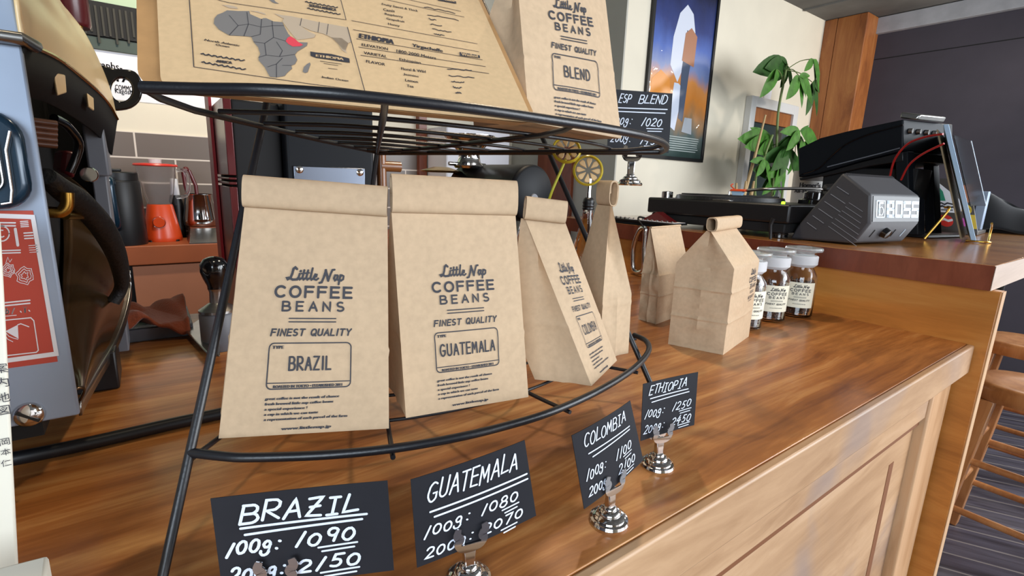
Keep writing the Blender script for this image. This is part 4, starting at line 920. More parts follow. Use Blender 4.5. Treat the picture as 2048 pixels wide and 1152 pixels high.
MB().lathe([(.0001, 0), (.024, 0), (.026, .004), (.026, .09), (.022, .092), (.0001, .092)], aty(137, 52, 1.0), 28).build('cup_guard', M['maroon'], em)
MB().tube([aty(150, -30, .99), aty(153, 5, .99), aty(157, 20, .99), aty(157, 55, .99)], .005, 10).build('gilt_rail', M['brass'], em, smooth=60)

# book spine at the left edge, and the small box beside it
YB = .42
bk = thing('book', V(-.11, YB, 0), 'pale upright book with Japanese lettering down its spine, at the left edge of the photo', 'book')
bt, bb = aty(2, 440, YB), aty(37, 1110, YB); d = (bt-bb)/(bt.z-bb.z); b0 = bb-d*bb.z; b1 = b0+d*.268
th = V(-.034, .004, 0); dp = V(-.048, .15, 0)
MB().hexa([b0, b0+th, b0+th+dp, b0+dp], [b1, b1+th, b1+th+dp, b1+dp]).build('cover', M['bookspine'], bk, bevel=.002)
BT = []
for ch, x, y, s_ in (('地', 8, 796, 15), ('図', 9, 822, 15), ('岡', 11, 884, 11), ('本', 13, 904, 11), ('仁', 14, 926, 11), ('案', 4, 738, 15), ('内', 6, 766, 15)):
    p = aty(x, y+s_/2, YB); h = s_*.0005*.85
    for vs, fs in T(ch, -h/2, h/2, 0, h): BT.append(([(p.x+a, p.z+b) for a, b in vs], fs))
mb = MB()
for vs, fs in BT: mb.add([aty(37, 1110, YB)*0+V(x, YB-.0008+.0, z) for x, z in vs], fs)
mb.build('spine_lettering', M['ink'], bk, smooth=0, fix=False)
bx = thing('paper_box', V(-.1, .36, 0), 'small cream paper box on the counter at the bottom left corner', 'box')
e0 = aty(97, 1109, .372); e1 = e0
MB().hexa([V(-.14, .31, 0), V(e0.x+.004, .30, 0), V(e0.x, .372, 0), V(-.14, .38, 0)], [V(-.14, .31, e0.z), V(e0.x+.004, .30, e0.z), V(e0.x, .372, e0.z), V(-.14, .38, e0.z)]).build('lid', M['bookspine'], bx, bevel=.002)
cb = MB().tube(catmull([V(-.30, .70, .0075), V(-.2, .672, .0075), V(-.10, .662, .0075), V(0, .667, .0075), V(.10, .67, .0075), V(.22, .70, .0075)], 8), .0072, 12).build('power_cable', M['black'], None, loc=V(0, .66, .0075), smooth=60)
tag(cb, 'thick black cable lying across the counter behind the rack', 'cable')

# ================================================================ back of the counter
tr = thing('service_tray', atz(330, 640), 'dark low tray under the rust towel at the back of the counter', 'tray')
MB().box((-.075, 1.07, .002), (.046, 1.21, .006)).build('tray_base', M['black'], tr)
mb = MB(); mb.box((-.08, 1.065, .0), (-.072, 1.215, .024)).box((.044, 1.065, 0), (.051, 1.215, .024)).box((-.072, 1.065, 0), (.044, 1.072, .024)).box((-.072, 1.208, 0), (.044, 1.215, .024)); mb.build('tray_rim', M['greyplastic'], tr, bevel=.002)
TPX = tpl_x = 0
def cl(u, v):
    x = -.065+.110*u; y = 1.045+.160*v
    z = .034+.012*sin(u*6.5+v*2)*1.0+.010*sin(u*3+v*7)+.004*sin(u*19+v*9)
    z = max(z, .0295)
    if v < .07: z -= .022*(1-v/.07)*(.5+.5*sin(u*7+1))
    return V(x, y, z)
tw_ = MB().grid(cl, 44, 36).build('towel', M['cloth'], None, loc=V(.02, 1.13, .03), smooth=70, solid=.005)
tag(tw_, 'rust brown towel bunched on the dark tray', 'towel')
tp_ = atz(432, 648, 0); tpl = atz(436, 622, .066); tpl.z = 0; print('TPL', tpl)
ts = thing('tamper_stand', tpl, 'dark grey upright round stand with a polished plate, behind the rack leg', 'stand')
MB().lathe([(.0001, 0), (.027, 0), (.029, .004), (.029, .062), (.026, .066), (.0001, .066)], tpl, 32).build('stand_body', M['greyplastic'], ts)
MB().prism([atz(368, 662, .012), atz(412, 632, .012), atz(440, 640, .012), atz(440, 715, .012), atz(416, 712, .012)], V(0, 0, .004)).build('polished_plate', M['steel'], ts, bevel=.002)
tm = thing('coffee_tamper', tpl+V(0, 0, .066), 'steel coffee tamper with a round black knob handle standing behind the rack leg', 'tamper')
MB().lathe([(.0001, 0), (.029, 0), (.029, .004), (.020, .010), (.0115, .016), (.0105, .034), (.0125, .040), (.0001, .040)], tpl+V(0, 0, .066), 32).build('steel_base', M['steel'], tm)
MB().lathe([(.0125, .0402), (.013, .046), (.018, .058), (.0215, .070), (.021, .082), (.015, .091), (.006, .0945), (.0001, .095)], tpl+V(0, 0, .066), 32).build('black_knob', M['blackgloss'], tm)

# grinder in maroon and black behind the BRAZIL bag
gr = thing('coffee_grinder', V(.26, 1.0, 0), 'tall black coffee grinder with maroon edge and metal plate, behind the BRAZIL bag', 'coffee grinder')
YG = .98
gl, grr = aty(462, 400, YG).x, aty(748, 300, YG).x; gm = aty(571, 300, YG).x; gz1 = aty(480, 196, YG).z
MB().box((gl+.012, YG+.02, 0), (gm-.002, YG+.22, gz1)).build('side_body', M['blackmatt'], gr, bevel=.004)
MB().box((gm, YG, 0), (grr, YG+.22, gz1+.012)).build('front_body', M['navyblack'], gr, bevel=.006, seg=3)
e = MB(); 
zz = [0]+[aty(460, y, YG).z for y in (374, 364, 355, 345)]+[gz1]
for a, b in ((0, zz[1]), (zz[1]+.004, zz[2]), (zz[2]+.004, zz[3]), (zz[3]+.004, gz1)): e.box((gl, YG+.005, a), (gl+.012, YG+.2, b))
e.build('maroon_trim', M['maroon'], gr, bevel=.001)
MB().box((gl-.006, YG+.15, .1), (gl-.001, YG+.21, gz1+.03)).build('red_edge', M['redstrip'], gr)
pa, pb, pc = aty(586, 331, YG-.002), aty(730, 337, YG-.002), aty(590, 372, YG-.002)
pt_ = MB().prism([V(x, YG-.003, z) for x, z in ((pa.x, pc.z), (pb.x, pc.z+.004), (pb.x, pb.z), (pa.x, pa.z))], V(0, .003, 0)).build('metal_plate', mat('smoked_plate', '767e8c', .3, 1), gr, bevel=.002)
for x, y in ((599, 339), (720, 345)):
    c = aty(x, y, YG-.003); MB().lathe([(.0001, -.003), (.004, -.0028), (.0068, -.001), (.0072, .001)], c, 16, (0, 1, 0)).build('plate_screw', M['chrome'], pt_)
hp = V((gm+grr)/2-.03, YG+.11, gz1+.012)
MB().lathe([(.05, 0), (.062, .004), (.064, .05), (.06, .052), (.058, .006), (.046, .002)], hp, 32, closed=True).build('hopper_collar', M['steel'], gr)
MB().tube([aty(762, 300, 1.02), aty(764, 372, 1.02)], .010, 12).build('side_handle', M['knobbrown'], gr, smooth=60)
MB().tube([aty(760, 332, 1.02), aty(800, 334, 1.02)], .011, 12).build('handle_grip', M['knobbrown'], gr, smooth=60)

# long-barrelled grinder with a chrome hopper neck
YE2 = .95; cc = aty(1068, 388, YE2); ek = thing('barrel_grinder', V(cc.x, cc.y+.15, 0), 'black barrel-shaped coffee grinder with chrome hopper neck, behind the COLOMBIA bag', 'coffee grinder')
ax = V(-.10, 1, .0).normalized()
MB().lathe([(.0001, 0), (.062, .002), (.068, .007), (.069, .012)], cc, 48, ax).build('end_cap', M['navyblack'], ek, smooth=50)
MB().lathe([(.069, .0125), (.069, .26), (.06, .27), (.0001, .27)], cc, 48, ax).build('barrel', M['black'], ek, smooth=50)
MB().lathe([(.0001, -.003), (.012, -.003), (.013, 0)], cc+V(.0, 0, -.012), 20, ax).build('cap_screw', M['greyplastic'], ek)
MB().box((cc.x-.075, cc.y+.10, 0), (cc.x+.03, cc.y+.22, cc.z-.06)).build('column', M['black'], ek, bevel=.006)
MB().box((cc.x-.10, cc.y+.02, 0), (cc.x+.06, cc.y+.24, .025)).build('base', M['black'], ek, bevel=.006)
hb = aty(938, 337, 1.15); k_ = .0012
MB().lathe([(.0001, 0), (.036, 0), (.040, .006), (.036, .012), (.030, .016), (.027, .034), (.034, .046), (.052, .066), (.066, .078), (.066, .083), (.05, .082), (.0001, .08)], hb, 40).build('hopper_neck', M['chrome'], ek, smooth=50)
MB().tube([hb+V(-.06, 0, .010), hb+V(.05, 0, .010)], .005, 10).build('gate_lever', M['chrome'], ek, smooth=60)
MB().lathe([(.0001, 0), (.05, .0), (.055, .004), (.02, .014), (.0001, .014)], aty(882, 345, 1.2), 28).build('gilt_ring', M['brass'], ek)

# bottles beside the grinder
def bottle(label, c, prof, mt_, cap=None, spout=False):
    t = thing('syrup_bottle', c, label, 'bottle', 'bottles behind the rack'); MB().lathe(prof, c, 32).build('glass_body', mt_, t, smooth=60); h = prof[-1][1]
    if cap:
        MB().lathe([(.0001, h), (.015, h), (.0165, h+.004), (.0150, h+.008), (.0168, h+.011), (.0150, h+.016), (.0168, h+.020), (.0140, h+.030), (.010, h+.034), (.0001, h+.034)], c, 28).build('black_stopper', M['black'], t, smooth=50)
        MB().lathe([(.0065, h+.0341), (.006, h+.05), (.0058, h+.085), (.0035, h+.085), (.0035, h+.0345)], c, 20).build('pour_spout', M['chrome'], t, smooth=50)
    return t
hz = aty(1176, 420, 1.0); bc_ = V(hz.x, 1.0, 0); hh_ = hz.z
bottle('clear syrup bottle with black stopper and metal pour spout, behind the right rack leg', bc_, [(.0001, .0), (.036, .0), (.038, .006), (.038, hh_*.45), (.034, hh_*.58), (.020, hh_*.82), (.0145, hh_*.92), (.0145, hh_)], M['glass'], True)
b2_ = aty(1135, 500, 1.02); b2_.z = 0
bottle('clear round glass bottle behind the COLOMBIA bag and the rack leg', V(b2_.x-.06, 1.09, 0), [(.0001, 0), (.05, 0), (.055, .006), (.055, .14), (.045, .19), (.02, .215), (.018, .23)], M['glass'])

# lemon charms hanging from the upper tier
def lemon(label, c, tilt):
    t = thing('lemon_charm', c, label, 'charm', 'plastic lemon charms'); c = Vector(c); ax_ = V(-.55, -.8, tilt).normalized()
    MB().lathe([(.0165, -.003), (.0185, -.001), (.0185, .001), (.0165, .003), (.0155, .001), (.0155, -.001)], c, 32, ax_, closed=True).build('lemon_rind', M['lemon'], t, smooth=60)
    e_ = ax_.orthogonal().normalized(); g_ = ax_.cross(e_)
    for k in range(8):
        a = 2*pi*k/8; f_ = lambda r, b: c+(e_*cos(b)+g_*sin(b))*r
        MB().prism([f_(.003, a), f_(.012, a-.30), f_(.0146, a-.18), f_(.0146, a+.18), f_(.012, a+.30)], ax_*.0022).build('segment', M['lemonpulp'], t, bevel=.0008)
    return t
lc = atd(1176, 341, .60); lemon('yellow plastic lemon slice hanging under the upper tier, whole disc in view', lc, .1)
lc2 = atd(1133, 300, .62); lemon('plastic lemon slice tucked up under the upper tier wires, only its rim in view', lc2, .5)
cbl = MB().tube(catmull([atd(1150, 305, .625), atd(1135, 312, .63), atd(1120, 345, .635), atd(1103, 385, .64), atd(1092, 420, .65)], 6), .0018, 8).build('lime_cord', M['lime'], None, loc=atd(1120, 345, .635), smooth=60)
tag(cbl, 'lime green cord dangling from the upper tier in front of the end cap', 'cord')

# ================================================================ kitchen run along the back wall
KZ = -.03; KY = 2.71
kt = thing('kitchen_counter', V(.2, 2.9, FZ), 'terracotta kitchen counter along the tiled back wall', 'kitchen counter')
MB().box((-2.0, KY, KZ-.085), (1.45, YK-.013, KZ)).build('worktop', M['terracotta'], kt, bevel=.004)
xk = aty(268, 560, KY+.03).x
MB().box((-2.0, KY+.045, FZ), (1.45, YK-.02, KZ-.087)).build('carcass', M['black'], kt)
MB().box((xk, KY+.02, FZ+.05), (xk+.62, KY+.044, KZ-.092)).build('cupboard_door', M['terralight'], kt, bevel=.002)
MB().box((xk+.625, KY+.02, FZ+.05), (xk+1.15, KY+.044, KZ-.092)).build('cupboard_door', M['terralight'], kt, bevel=.002)
MB().box((xk-.66, KY+.02, FZ+.05), (xk-.045, KY+.044, KZ-.092)).build('cupboard_door', M['terralight'], kt, bevel=.002)
def onk(x, y, dy=0): p = atz(x, y, KZ); return p
# blender
bl = aty(326, 466, KY+.20); bl.z = KZ
t = thing('blender', bl, 'orange kitchen blender with a clear jug and red lid on the back counter', 'blender'); s_ = .00275
MB().lathe([(.0001, 0), (.076, 0), (.078, .006), (.077, .02), (.052, .165), (.049, .172), (.0001, .172)], bl, 32).build('motor_base', M['orange'], t, smooth=40)
for dx, dy in ((-.05, -.05), (.05, -.05), (.05, .05), (-.05, .05)): MB().lathe([(.0001, -.0), (.012, -.0), (.012, .008), (.0001, .008)], bl+V(dx, dy, 0), 12).build('rubber_foot', M['black'], t)
dd = bl+V(-.012, -.066, .092); MB().lathe([(.0001, -.012), (.022, -.012), (.024, 0)], dd, 24, (0, 1, .13)).build('dial', M['orange'], t); MB().lathe([(.022, -.006), (.026, -.008), (.027, 0)], dd+V(0, 0, 0), 24, (0, 1, .13)).build('dial_ring', M['chrome'], t)
MB().lathe([(.046, .173), (.050, .184), (.060, .22), (.078, .345), (.075, .345), (.057, .222), (.046, .188)], bl, 40, closed=True).build('jug', M['jug'], t, smooth=50)
MB().lathe([(.0001, .346), (.084, .346), (.088, .350), (.084, .357), (.045, .360), (.0001, .360)], bl, 40).build('lid', M['redlid'], t)
MB().lathe([(.0001, .3605), (.024, .3605), (.026, .378), (.0001, .378)], bl, 28).build('lid_cap', M['frost'], t)
MB().tube(catmull([bl+V(.080, -.02, .33), bl+V(.110, -.03, .33), bl+V(.122, -.03, .29), bl+V(.110, -.03, .22), bl+V(.066, -.02, .205)], 8), .009, 10).build('jug_handle', M['jug'], t, smooth=60)
# kettle
kl = aty(248, 477, KY+.10); kl.z = KZ
t = thing('vacuum_jug', kl, 'black and steel vacuum jug on the back counter, left of the blender', 'jug')
MB().lathe([(.0001, 0), (.086, 0), (.088, .01), (.082, .27), (.078, .28), (.0001, .28)], kl, 36).build('jug_body', M['black'], t, smooth=40)
MB().lathe([(.0001, .281), (.077, .281), (.077, .312), (.072, .317), (.0001, .317)], kl, 36).build('jug_lid', M['black'], t); MB().box(kl+V(-.05, -.03, .3172), kl+V(.02, .03, .33)).build('lid_button', M['black'], t, bevel=.004)
MB().tube(catmull([kl+V(-.015, -.075, .27), kl+V(-.02, -.115, .28), kl+V(-.02, -.13, .24), kl+V(-.015, -.125, .11), kl+V(-.015, -.08, .08)], 8), .016, 12).build('jug_handle', M['gauge'], t, smooth=60)
# steaming pitcher with tongs, steel tray
pc_ = aty(402, 452, KY+.24); pc_.z = KZ
tr2 = thing('steel_tray', V(pc_.x+.08, KY+.11, KZ), 'shallow stainless tray let into the back counter under the pitcher', 'tray')
x0_ = aty(379, 486, KY+.005).x; MB().hexa([(x0_, KY+.006, KZ+.0005), (x0_+.5, KY+.006, KZ+.0005), (x0_+.5, KY+.19, KZ+.0005), (x0_, KY+.19, KZ+.0005)], [(x0_, KY+.006, KZ+.005), (x0_+.5, KY+.006, KZ+.005), (x0_+.5, KY+.19, KZ+.055), (x0_+.02, KY+.19, KZ+.055)]).build('tray_base', M['steel'], tr2); MB().box((x0_+.02, KY+.1905, KZ+.0005), (x0_+.5, KY+.40, KZ+.058)).build('back_ledge', M['cab'], tr2, bevel=.002)
pc_ = V(aty(404, 452, KY+.29).x, KY+.29, KZ+.0585)
t = thing('milk_pitcher', pc_, 'stainless pitcher holding tongs, against the tiles', 'pitcher')
MB().lathe([(.0001, 0), (.072, 0), (.078, .006), (.078, .04), (.062, .155), (.064, .16), (.060, .16), (.074, .04), (.072, .01), (.0001, .008)], pc_, 36).build('pitcher_body', M['chrome'], t, smooth=50)
t = thing('serving_tongs', pc_+V(-.02, 0, .02), 'dark brown tongs standing in the stainless pitcher', 'tongs')
for dx in (-.028, .022): MB().tube([pc_+V(-.015+dx*.3, .0, .015), pc_+V(-.03+dx*.9, 0, .20), pc_+V(-.045+dx*.5, 0, .275)], [.006, .009, .009], 10).build('tong_arm', M['maroon'], t, smooth=60)
MB().ball(pc_+V(-.046, 0, .278), .015).build('tong_joint', M['maroon'], t)
# black and white utensils leaning behind the blender
t = thing('water_filter', V(bl.x+.072, bl.y+.12, KZ), 'narrow black and white bottle half hidden behind the blender', 'bottle')
MB().lathe([(.0001, 0), (.028, 0), (.028, .17), (.02, .21), (.0001, .21)], V(bl.x+.072, bl.y+.12, KZ), 24).build('bottle_body', M['black'], t); MB().lathe([(.0001, .2105), (.018, .2105), (.014, .29), (.0001, .29)], V(bl.x+.072, bl.y+.12, KZ), 20).build('bottle_top', M['white'], t)

# wall above the tiles: poster, dark board, slatted blind, green wall
wp = [aty(x, y, YK-.004) for x, y in ((150, 96), (455, 131), (455, 223), (150, 188))]
pz1, pz0 = aty(250, 108, YK).z, aty(300, 206, YK).z
t = thing('event_poster', V(.2, YK-.003, pz0), 'white event poster with dark lettering on the kitchen wall', 'poster')
MB().box((aty(140, 150, YK).x, YK-.004, pz0), (aty(462, 150, YK).x, YK-.001, pz1)).build('sheet', M['paper'], t, smooth=0)
PTx = []
def wtxt(b, px0, px1, y0, y1, bold=0):
    a = aty(px0, y0, YK-.005); c = aty(px1, y1, YK-.005); return T(b, a.x, c.x, a.z, c.z, 0, bold)
PTx += wtxt('graphs-', 188, 243, 140, 127, .0006)+wtxt('1A', 234, 264, 163, 149, .0015)+wtxt('COMMON', 231, 272, 180, 173.5, .0004)+wtxt('Kagoshima', 231, 282, 189, 182.5, .0004)
mb = MB()
for vs, fs in PTx: mb.add([V(x, YK-.0055, z) for x, z in vs], fs)
mb.build('lettering', M['ink'], t, smooth=0, fix=False)
g0, g1 = aty(250, 108, YK).z, aty(250, 84, YK).z
struct(MB().box((-2.5, YK-.02, g0+.003), (1.45, YK, g1)).build('trim_8', M['darkgreen'], smooth=0))
bz0, bz1 = g1+.004, aty(250, 16, YK).z
t = thing('slatted_blind', V(0, YK-.04, bz0), 'black fringed blind across the kitchen wall above the poster', 'blind')
mb = MB(); mb.box((-2.5, YK-.03, bz0), (1.45, YK-.0, bz1)); mb.build('blind_cloth', M['blackmatt'], t)
mb = MB(); rn = random.Random(9); x = -2.5
while x < 1.45: mb.box((x, YK-.036, bz1-.12-rn.random()*.06), (x+.008, YK-.031, bz1-.02)); x += .022
o_ = mb.build('fringe', mat('dark_fringe', '3c3a34', .8), t); o_['kind'] = 'stuff'
struct(MB().box((-2.5, YK-.015, bz1+.003), (1.45, YK, CZ)).build('trim_9', M['palegreen'], smooth=0))
# wooden cabinet and pale fridge side between the kitchen and the cream wall
ca, cb_ = aty(1152, 400, 2.45), aty(1216, 400, 2.45)
t = thing('wooden_cabinet', V((ca.x+cb_.x)/2, 2.6, FZ), 'reddish wooden cabinet with vertical boards behind the bottles', 'cabinet')
for k in range(4):
    x0_, x1_ = ca.x-.06+k*(cb_.x-ca.x+.06)/4, ca.x-.06+(k+1)*(cb_.x-ca.x+.06)/4
    MB().box((x0_+.001, 2.45, FZ), (x1_-.001, 2.80, aty(1180, 296, 2.45).z)).build('board', M['cab'], t, bevel=.003)
fa, fb = aty(850, 300, 2.95), aty(1003, 300, 2.95)
t = thing('white_fridge', V((fa.x+fb.x)/2, 3.0, FZ), 'pale fridge standing beyond the brown post, seen under the upper tier', 'fridge')
MB().box((fa.x+.10, 2.85, FZ), (fb.x, 3.12, aty(930, 255, 2.85).z)).build('fridge_body', M['paper'], t, bevel=.01)

# ================================================================ things on the raised bar
BZ = .170
# turntable
X0 = 1.425; ya, yb = atx(1296, 394, X0).y, atx(1581, 411, X0).y; zt = atx(1440, 402, X0).z
tt = thing('turntable', V(X0+.18, (ya+yb)/2, BZ), 'black direct-drive turntable on the raised bar with a red and blue cartridge', 'turntable')
zb0 = zt-.052
MB().box((X0, yb, zb0), (X0+.37, ya, zt)).build('plinth', M['black'], tt, bevel=.006, seg=3)
MB().box((X0+.012, yb+.012, BZ+.016), (X0+.358, ya-.012, zb0-.0005)).build('rubber_base', M['blackmatt'], tt, bevel=.004)
for x, y in ((X0+.05, yb+.045), (X0+.05, ya-.05), (X0+.32, yb+.045), (X0+.32, ya-.05)):
    MB().lathe([(.0001, BZ+.0006), (.022, BZ+.0006), (.025, BZ+.002), (.025, BZ+.014), (.023, BZ+.016), (.017, BZ+.017), (.017, zb0), (.0001, zb0)], V(x, y, 0), 28).build('foot', M['blackgloss'], tt)
    MB().lathe([(.0252, BZ+.011), (.0258, BZ+.012), (.0252, BZ+.013)], V(x, y, 0), 28, closed=True).build('foot_ring', M['steel'], tt)
pc = V(X0+.175, (ya+yb)/2+.045, zt+.0005)
MB().lathe([(.0001, 0), (.172, 0), (.168, .012), (.160, .014), (.0001, .014)], pc, 72).build('platter', M['black'], tt, smooth=30)
mb = MB()
for k in range(90):
    a = 2*pi*k/90
    for h in (.003, .0065): mb.lathe([(.0001, .0008), (.0017, 0)], pc+V(cos(a)*(.1712-h*.33), sin(a)*(.1712-h*.33), h), 6, (cos(a), sin(a), .3))
o_ = mb.build('strobe_dots', M['steel'], tt); o_['kind'] = 'stuff'
MB().lathe([(.0001, .0141), (.152, .0141), (.152, .0175), (.0001, .0175)], pc, 64).build('slipmat', M['blackmatt'], tt)
MB().lathe([(.0001, .0176), (.004, .0176), (.003, .03), (.0001, .031)], pc, 16).build('spindle', M['chrome'], tt)
ad = V(X0+.06, ya-.035, zt+.0003)
MB().lathe([(.0001, 0), (.019, 0), (.019, .020), (.016, .022), (.0001, .022)], ad, 28).build('adapter', M['chrome'], tt)
px_ = V(X0+.25, yb+.055, zt+.0004)
MB().lathe([(.0001, 0), (.038, 0), (.038, .012), (.024, .016), (.024, .034), (.018, .038), (.0001, .038)], px_, 32).build('arm_base', M['blackgloss'], tt)
arm = catmull([px_+V(.03, -.02, .045), px_+V(0, 0, .046), px_+V(-.06, .05, .044), px_+V(-.10, .10, .040), px_+V(-.085, .165, .034)], 8)
MB().tube(arm, .0048, 10).build('tonearm', M['steel'], tt, smooth=60)
MB().lathe([(.0001, 0), (.015, 0), (.016, .004), (.016, .03), (.0001, .03)], px_+V(.03, -.02, .045), 24, (.6, -.55, .1)).build('counterweight', M['black'], tt)
hs = arm[-1]
MB().hexa([hs+V(-.012, 0, -.004), hs+V(.012, -.002, -.004), hs+V(.013, .055, -.004), hs+V(-.010, .056, -.004)], [hs+V(-.010, 0, .004), hs+V(.011, -.002, .004), hs+V(.011, .053, .003), hs+V(-.008, .054, .003)]).build('headshell', M['orange'], tt, bevel=.002)
MB().hexa([hs+V(-.007, .016, -.018), hs+V(.008, .016, -.018), hs+V(.008, .046, -.018), hs+V(-.006, .046, -.018)], [hs+V(-.009, .012, -.0042), hs+V(.010, .012, -.0042), hs+V(.010, .05, -.0042), hs+V(-.008, .05, -.0042)]).build('cartridge', M['paleblue'], tt, bevel=.001)
MB().tube(catmull([hs+V(.006, .05, .004), hs+V(.02, .07, .014), hs+V(.034, .072, .02)], 6), .0022, 8).build('finger_lift', M['orange'], tt, smooth=60)
MB().lathe([(.0001, 0), (.005, 0), (.005, .007), (.0001, .008)], V(X0+.02, yb+.03, zt+.0003), 20).build('target_light', mat('green_light', '8fd42a', .4, emit=1.5), tt)
mb = MB().box((X0+.01, ya-.30, zt+.0003), (X0+.03, ya-.24, zt+.004)); mb.build('start_button', M['steel'], tt, bevel=.001)

# wedge-shaped speaker with the big lettering
sp_ = thing('monitor_speaker', V(1.64, .60, BZ), 'dark grey wedge speaker lettered BOSS on the raised bar', 'speaker')
XS = 1.47; W_ = V(.232, -.037, 0)
A_, E_, F_, P_ = atx(1597, 452, XS), atx(1685, 345, XS), atx(1742, 389, XS), atx(1740, 447, XS); B_ = atz(1707, 487, BZ+.001); B_.x = XS
B_ = atx(1707, 487, XS); B_.z = max(B_.z, BZ+.001)
A2_ = V(XS, B_.y+.16, BZ+.001)
poly_ = [A2_, V(XS, A_.y+.004, A_.z), E_, F_, P_, B_]
MB().prism(poly_, W_).build('cabinet', M['spk'], sp_, bevel=.006, seg=3)
lp = MB()
yd = (E_-A_).normalized(); xd = (F_-E_).normalized(); xd = (xd-yd*xd.dot(yd)).normalized()
for k, (a0, a1) in enumerate(((.00, .035), (.00, .04), (.0, .05), (.0, .055), (.0, .05), (.0, .04))):
    c = lerp(A_, E_, .12+.135*k)+xd*(.012+.0)
    lp.tube([c+V(-.0006, 0, 0), c+xd*a1*.9+V(-.0006, 0, 0)], .0012, 6)
for k in range(7):
    c = lerp(lerp(A_, E_, .26), lerp(A_, E_, .70), k/6)+xd*.062
    lp.tube([c+V(-.0006, 0, 0), c+xd*(.085-.045*k/6)+V(-.0006, 0, 0)], .0009, 6)
o_ = lp.build('vent_ribs', M['greyplastic'], sp_); 
rb_ = MB()
for k in range(30):
    q = lerp(E_, F_, .04)+V(0, 0, .0004)+W_*(.04+.92*k/29); rb_.tube([q, q+(F_-E_)*.10], .0016, 5)
o_ = rb_.build('top_ribs', M['spk'], sp_); o_['kind'] = 'stuff'
MB().hexa([lerp(P_, F_, .06)+W_*.04+V(0, -.0012, 0), lerp(P_, F_, .06)+W_*.98+V(0, -.0012, 0), lerp(P_, F_, .95)+W_*.98+V(0, -.0012, 0), lerp(P_, F_, .95)+W_*.04+V(0, -.0012, 0)], [lerp(P_, F_, .06)+W_*.04, lerp(P_, F_, .06)+W_*.98, lerp(P_, F_, .95)+W_*.98, lerp(P_, F_, .95)+W_*.04]).build('name_plate', M['black'], sp_)
# blocky lettering built as rectangles on the plate (u along the plate, v up)
def rc(x0, x1, y0, y1): return [([(x0, y0), (x1, y0), (x1, y1), (x0, y1)], [(0, 1, 2, 3)])]
LT = []
LT += rc(.075, .095, .16, .84)+rc(.24, .255, .16, .84)+rc(.075, .255, .16, .2)+rc(.075, .255, .80, .84)+rc(.125, .15, .24, .78)+rc(.125, .225, .70, .78)+[(v_, f_) for v_, f_ in stroke(arc(.175, .42, .045, .16, 0, 360, 20), .022)]
def letter(x, kind, w=.15):
    t_ = .042; h0, h1 = .16, .84; vt = .13
    if kind == 'B': return rc(x, x+t_*1.3, h0, h1)+rc(x, x+w-.01, h1-vt, h1)+rc(x, x+w, h0, h0+vt)+rc(x, x+w-.01, .44, .56)+rc(x+w-t_-.01, x+w-.01, .5, h1-.03)+rc(x+w-t_, x+w, h0+.03, .5)
    if kind == 'O': return rc(x, x+t_, h0+.02, h1-.02)+rc(x+w-t_, x+w, h0+.02, h1-.02)+rc(x+.01, x+w-.01, h1-vt, h1)+rc(x+.01, x+w-.01, h0, h0+vt)
    return rc(x+.01, x+w, h1-vt, h1)+rc(x, x+w-.01, h0, h0+vt)+rc(x, x+w, .44, .56)+rc(x, x+t_, .5, h1-.02)+rc(x+w-t_, x+w, h0+.02, .5)
for i, k in enumerate('BOSS'): LT += letter(.285+i*.176, k, .162)
print_mesh('lettering', LT, lambda u, v: lerp(P_, F_, .06+.89*v)+W_*(.02+.97*u)+V(0, -.0019, 0), M['lightblue'], sp_)
kb = lerp(lerp(P_, B_, .45), lerp(P_, B_, .45)+W_, .42); nb = (B_-P_).cross(W_).normalized(); nb = nb if nb.y < 0 else -nb
MB().lathe([(.0001, .014), (.012, .013), (.015, 0)], kb, 24, nb).build('volume_knob', M['blackgloss'], sp_)
for f_ in (.2, .62, .82):
    c = lerp(lerp(P_, B_, .5), lerp(P_, B_, .5)+W_, f_)+nb*.0006; MB().tube([c+(P_-B_)*.18, c-(P_-B_)*.18], .0013, 6).build('panel_mark', M['lightblue'] if f_ > .8 else M['black'], sp_)

# tilted mixer on its stand, behind the speaker
XM = 2.0; mx = thing('dj_mixer', V(XM+.15, .72, BZ), 'black mixer tilted on a black stand behind the lettered speaker', 'mixer')
prof = [(1596, 297), (1640, 276), (1700, 261), (1800, 240), (1806, 238), (1806, 301), (1720, 322), (1640, 346), (1597, 355)]
pm = [atx(x, y, XM) for x, y in prof]; D_ = V(.22, -.075, 0)
MB().prism(pm, D_).build('mixer_body', M['navyblack'], mx, bevel=.004)
edge = catmull([atx(x, y, XM) for x, y in ((1600, 350), (1635, 338), (1655, 320), (1690, 290), (1740, 268), (1806, 250))], 5)
MB().tube([p+V(-.002, -.001, 0) for p in edge], .0028, 6).build('side_bevel', M['blackgloss'], mx, smooth=60)
MB().tube([p+V(-.001, 0, 0) for p in [atx(x, y, XM) for x, y in ((1655, 334), (1760, 307), (1800, 296))]], .0022, 6).build('slot_line', M['greyplastic'], mx, smooth=60)
MB().prism([atx(x, y, XM-.002) for x, y in ((1598, 356), (1640, 348), (1720, 325), (1806, 304), (1806, 322), (1740, 332), (1650, 352), (1600, 361))], D_*.9).build('base_plate', M['black'], mx, bevel=.002)
q0, q1 = atx(1806, 240, XM), atx(1806, 299, XM)
MB().hexa([q0+D_*.12+V(0, .028, .010), q0+D_*.75+V(0, .028, .010), q0+D_*.70+V(0, -.014, .001), q0+D_*.15+V(0, -.014, .001)], [q0+D_*.14+V(0, .03, .030), q0+D_*.72+V(0, .03, .030), q0+D_*.68+V(0, -.022, .018), q0+D_*.17+V(0, -.022, .018)]).build('end_clip', M['steel'], mx, bevel=.004)
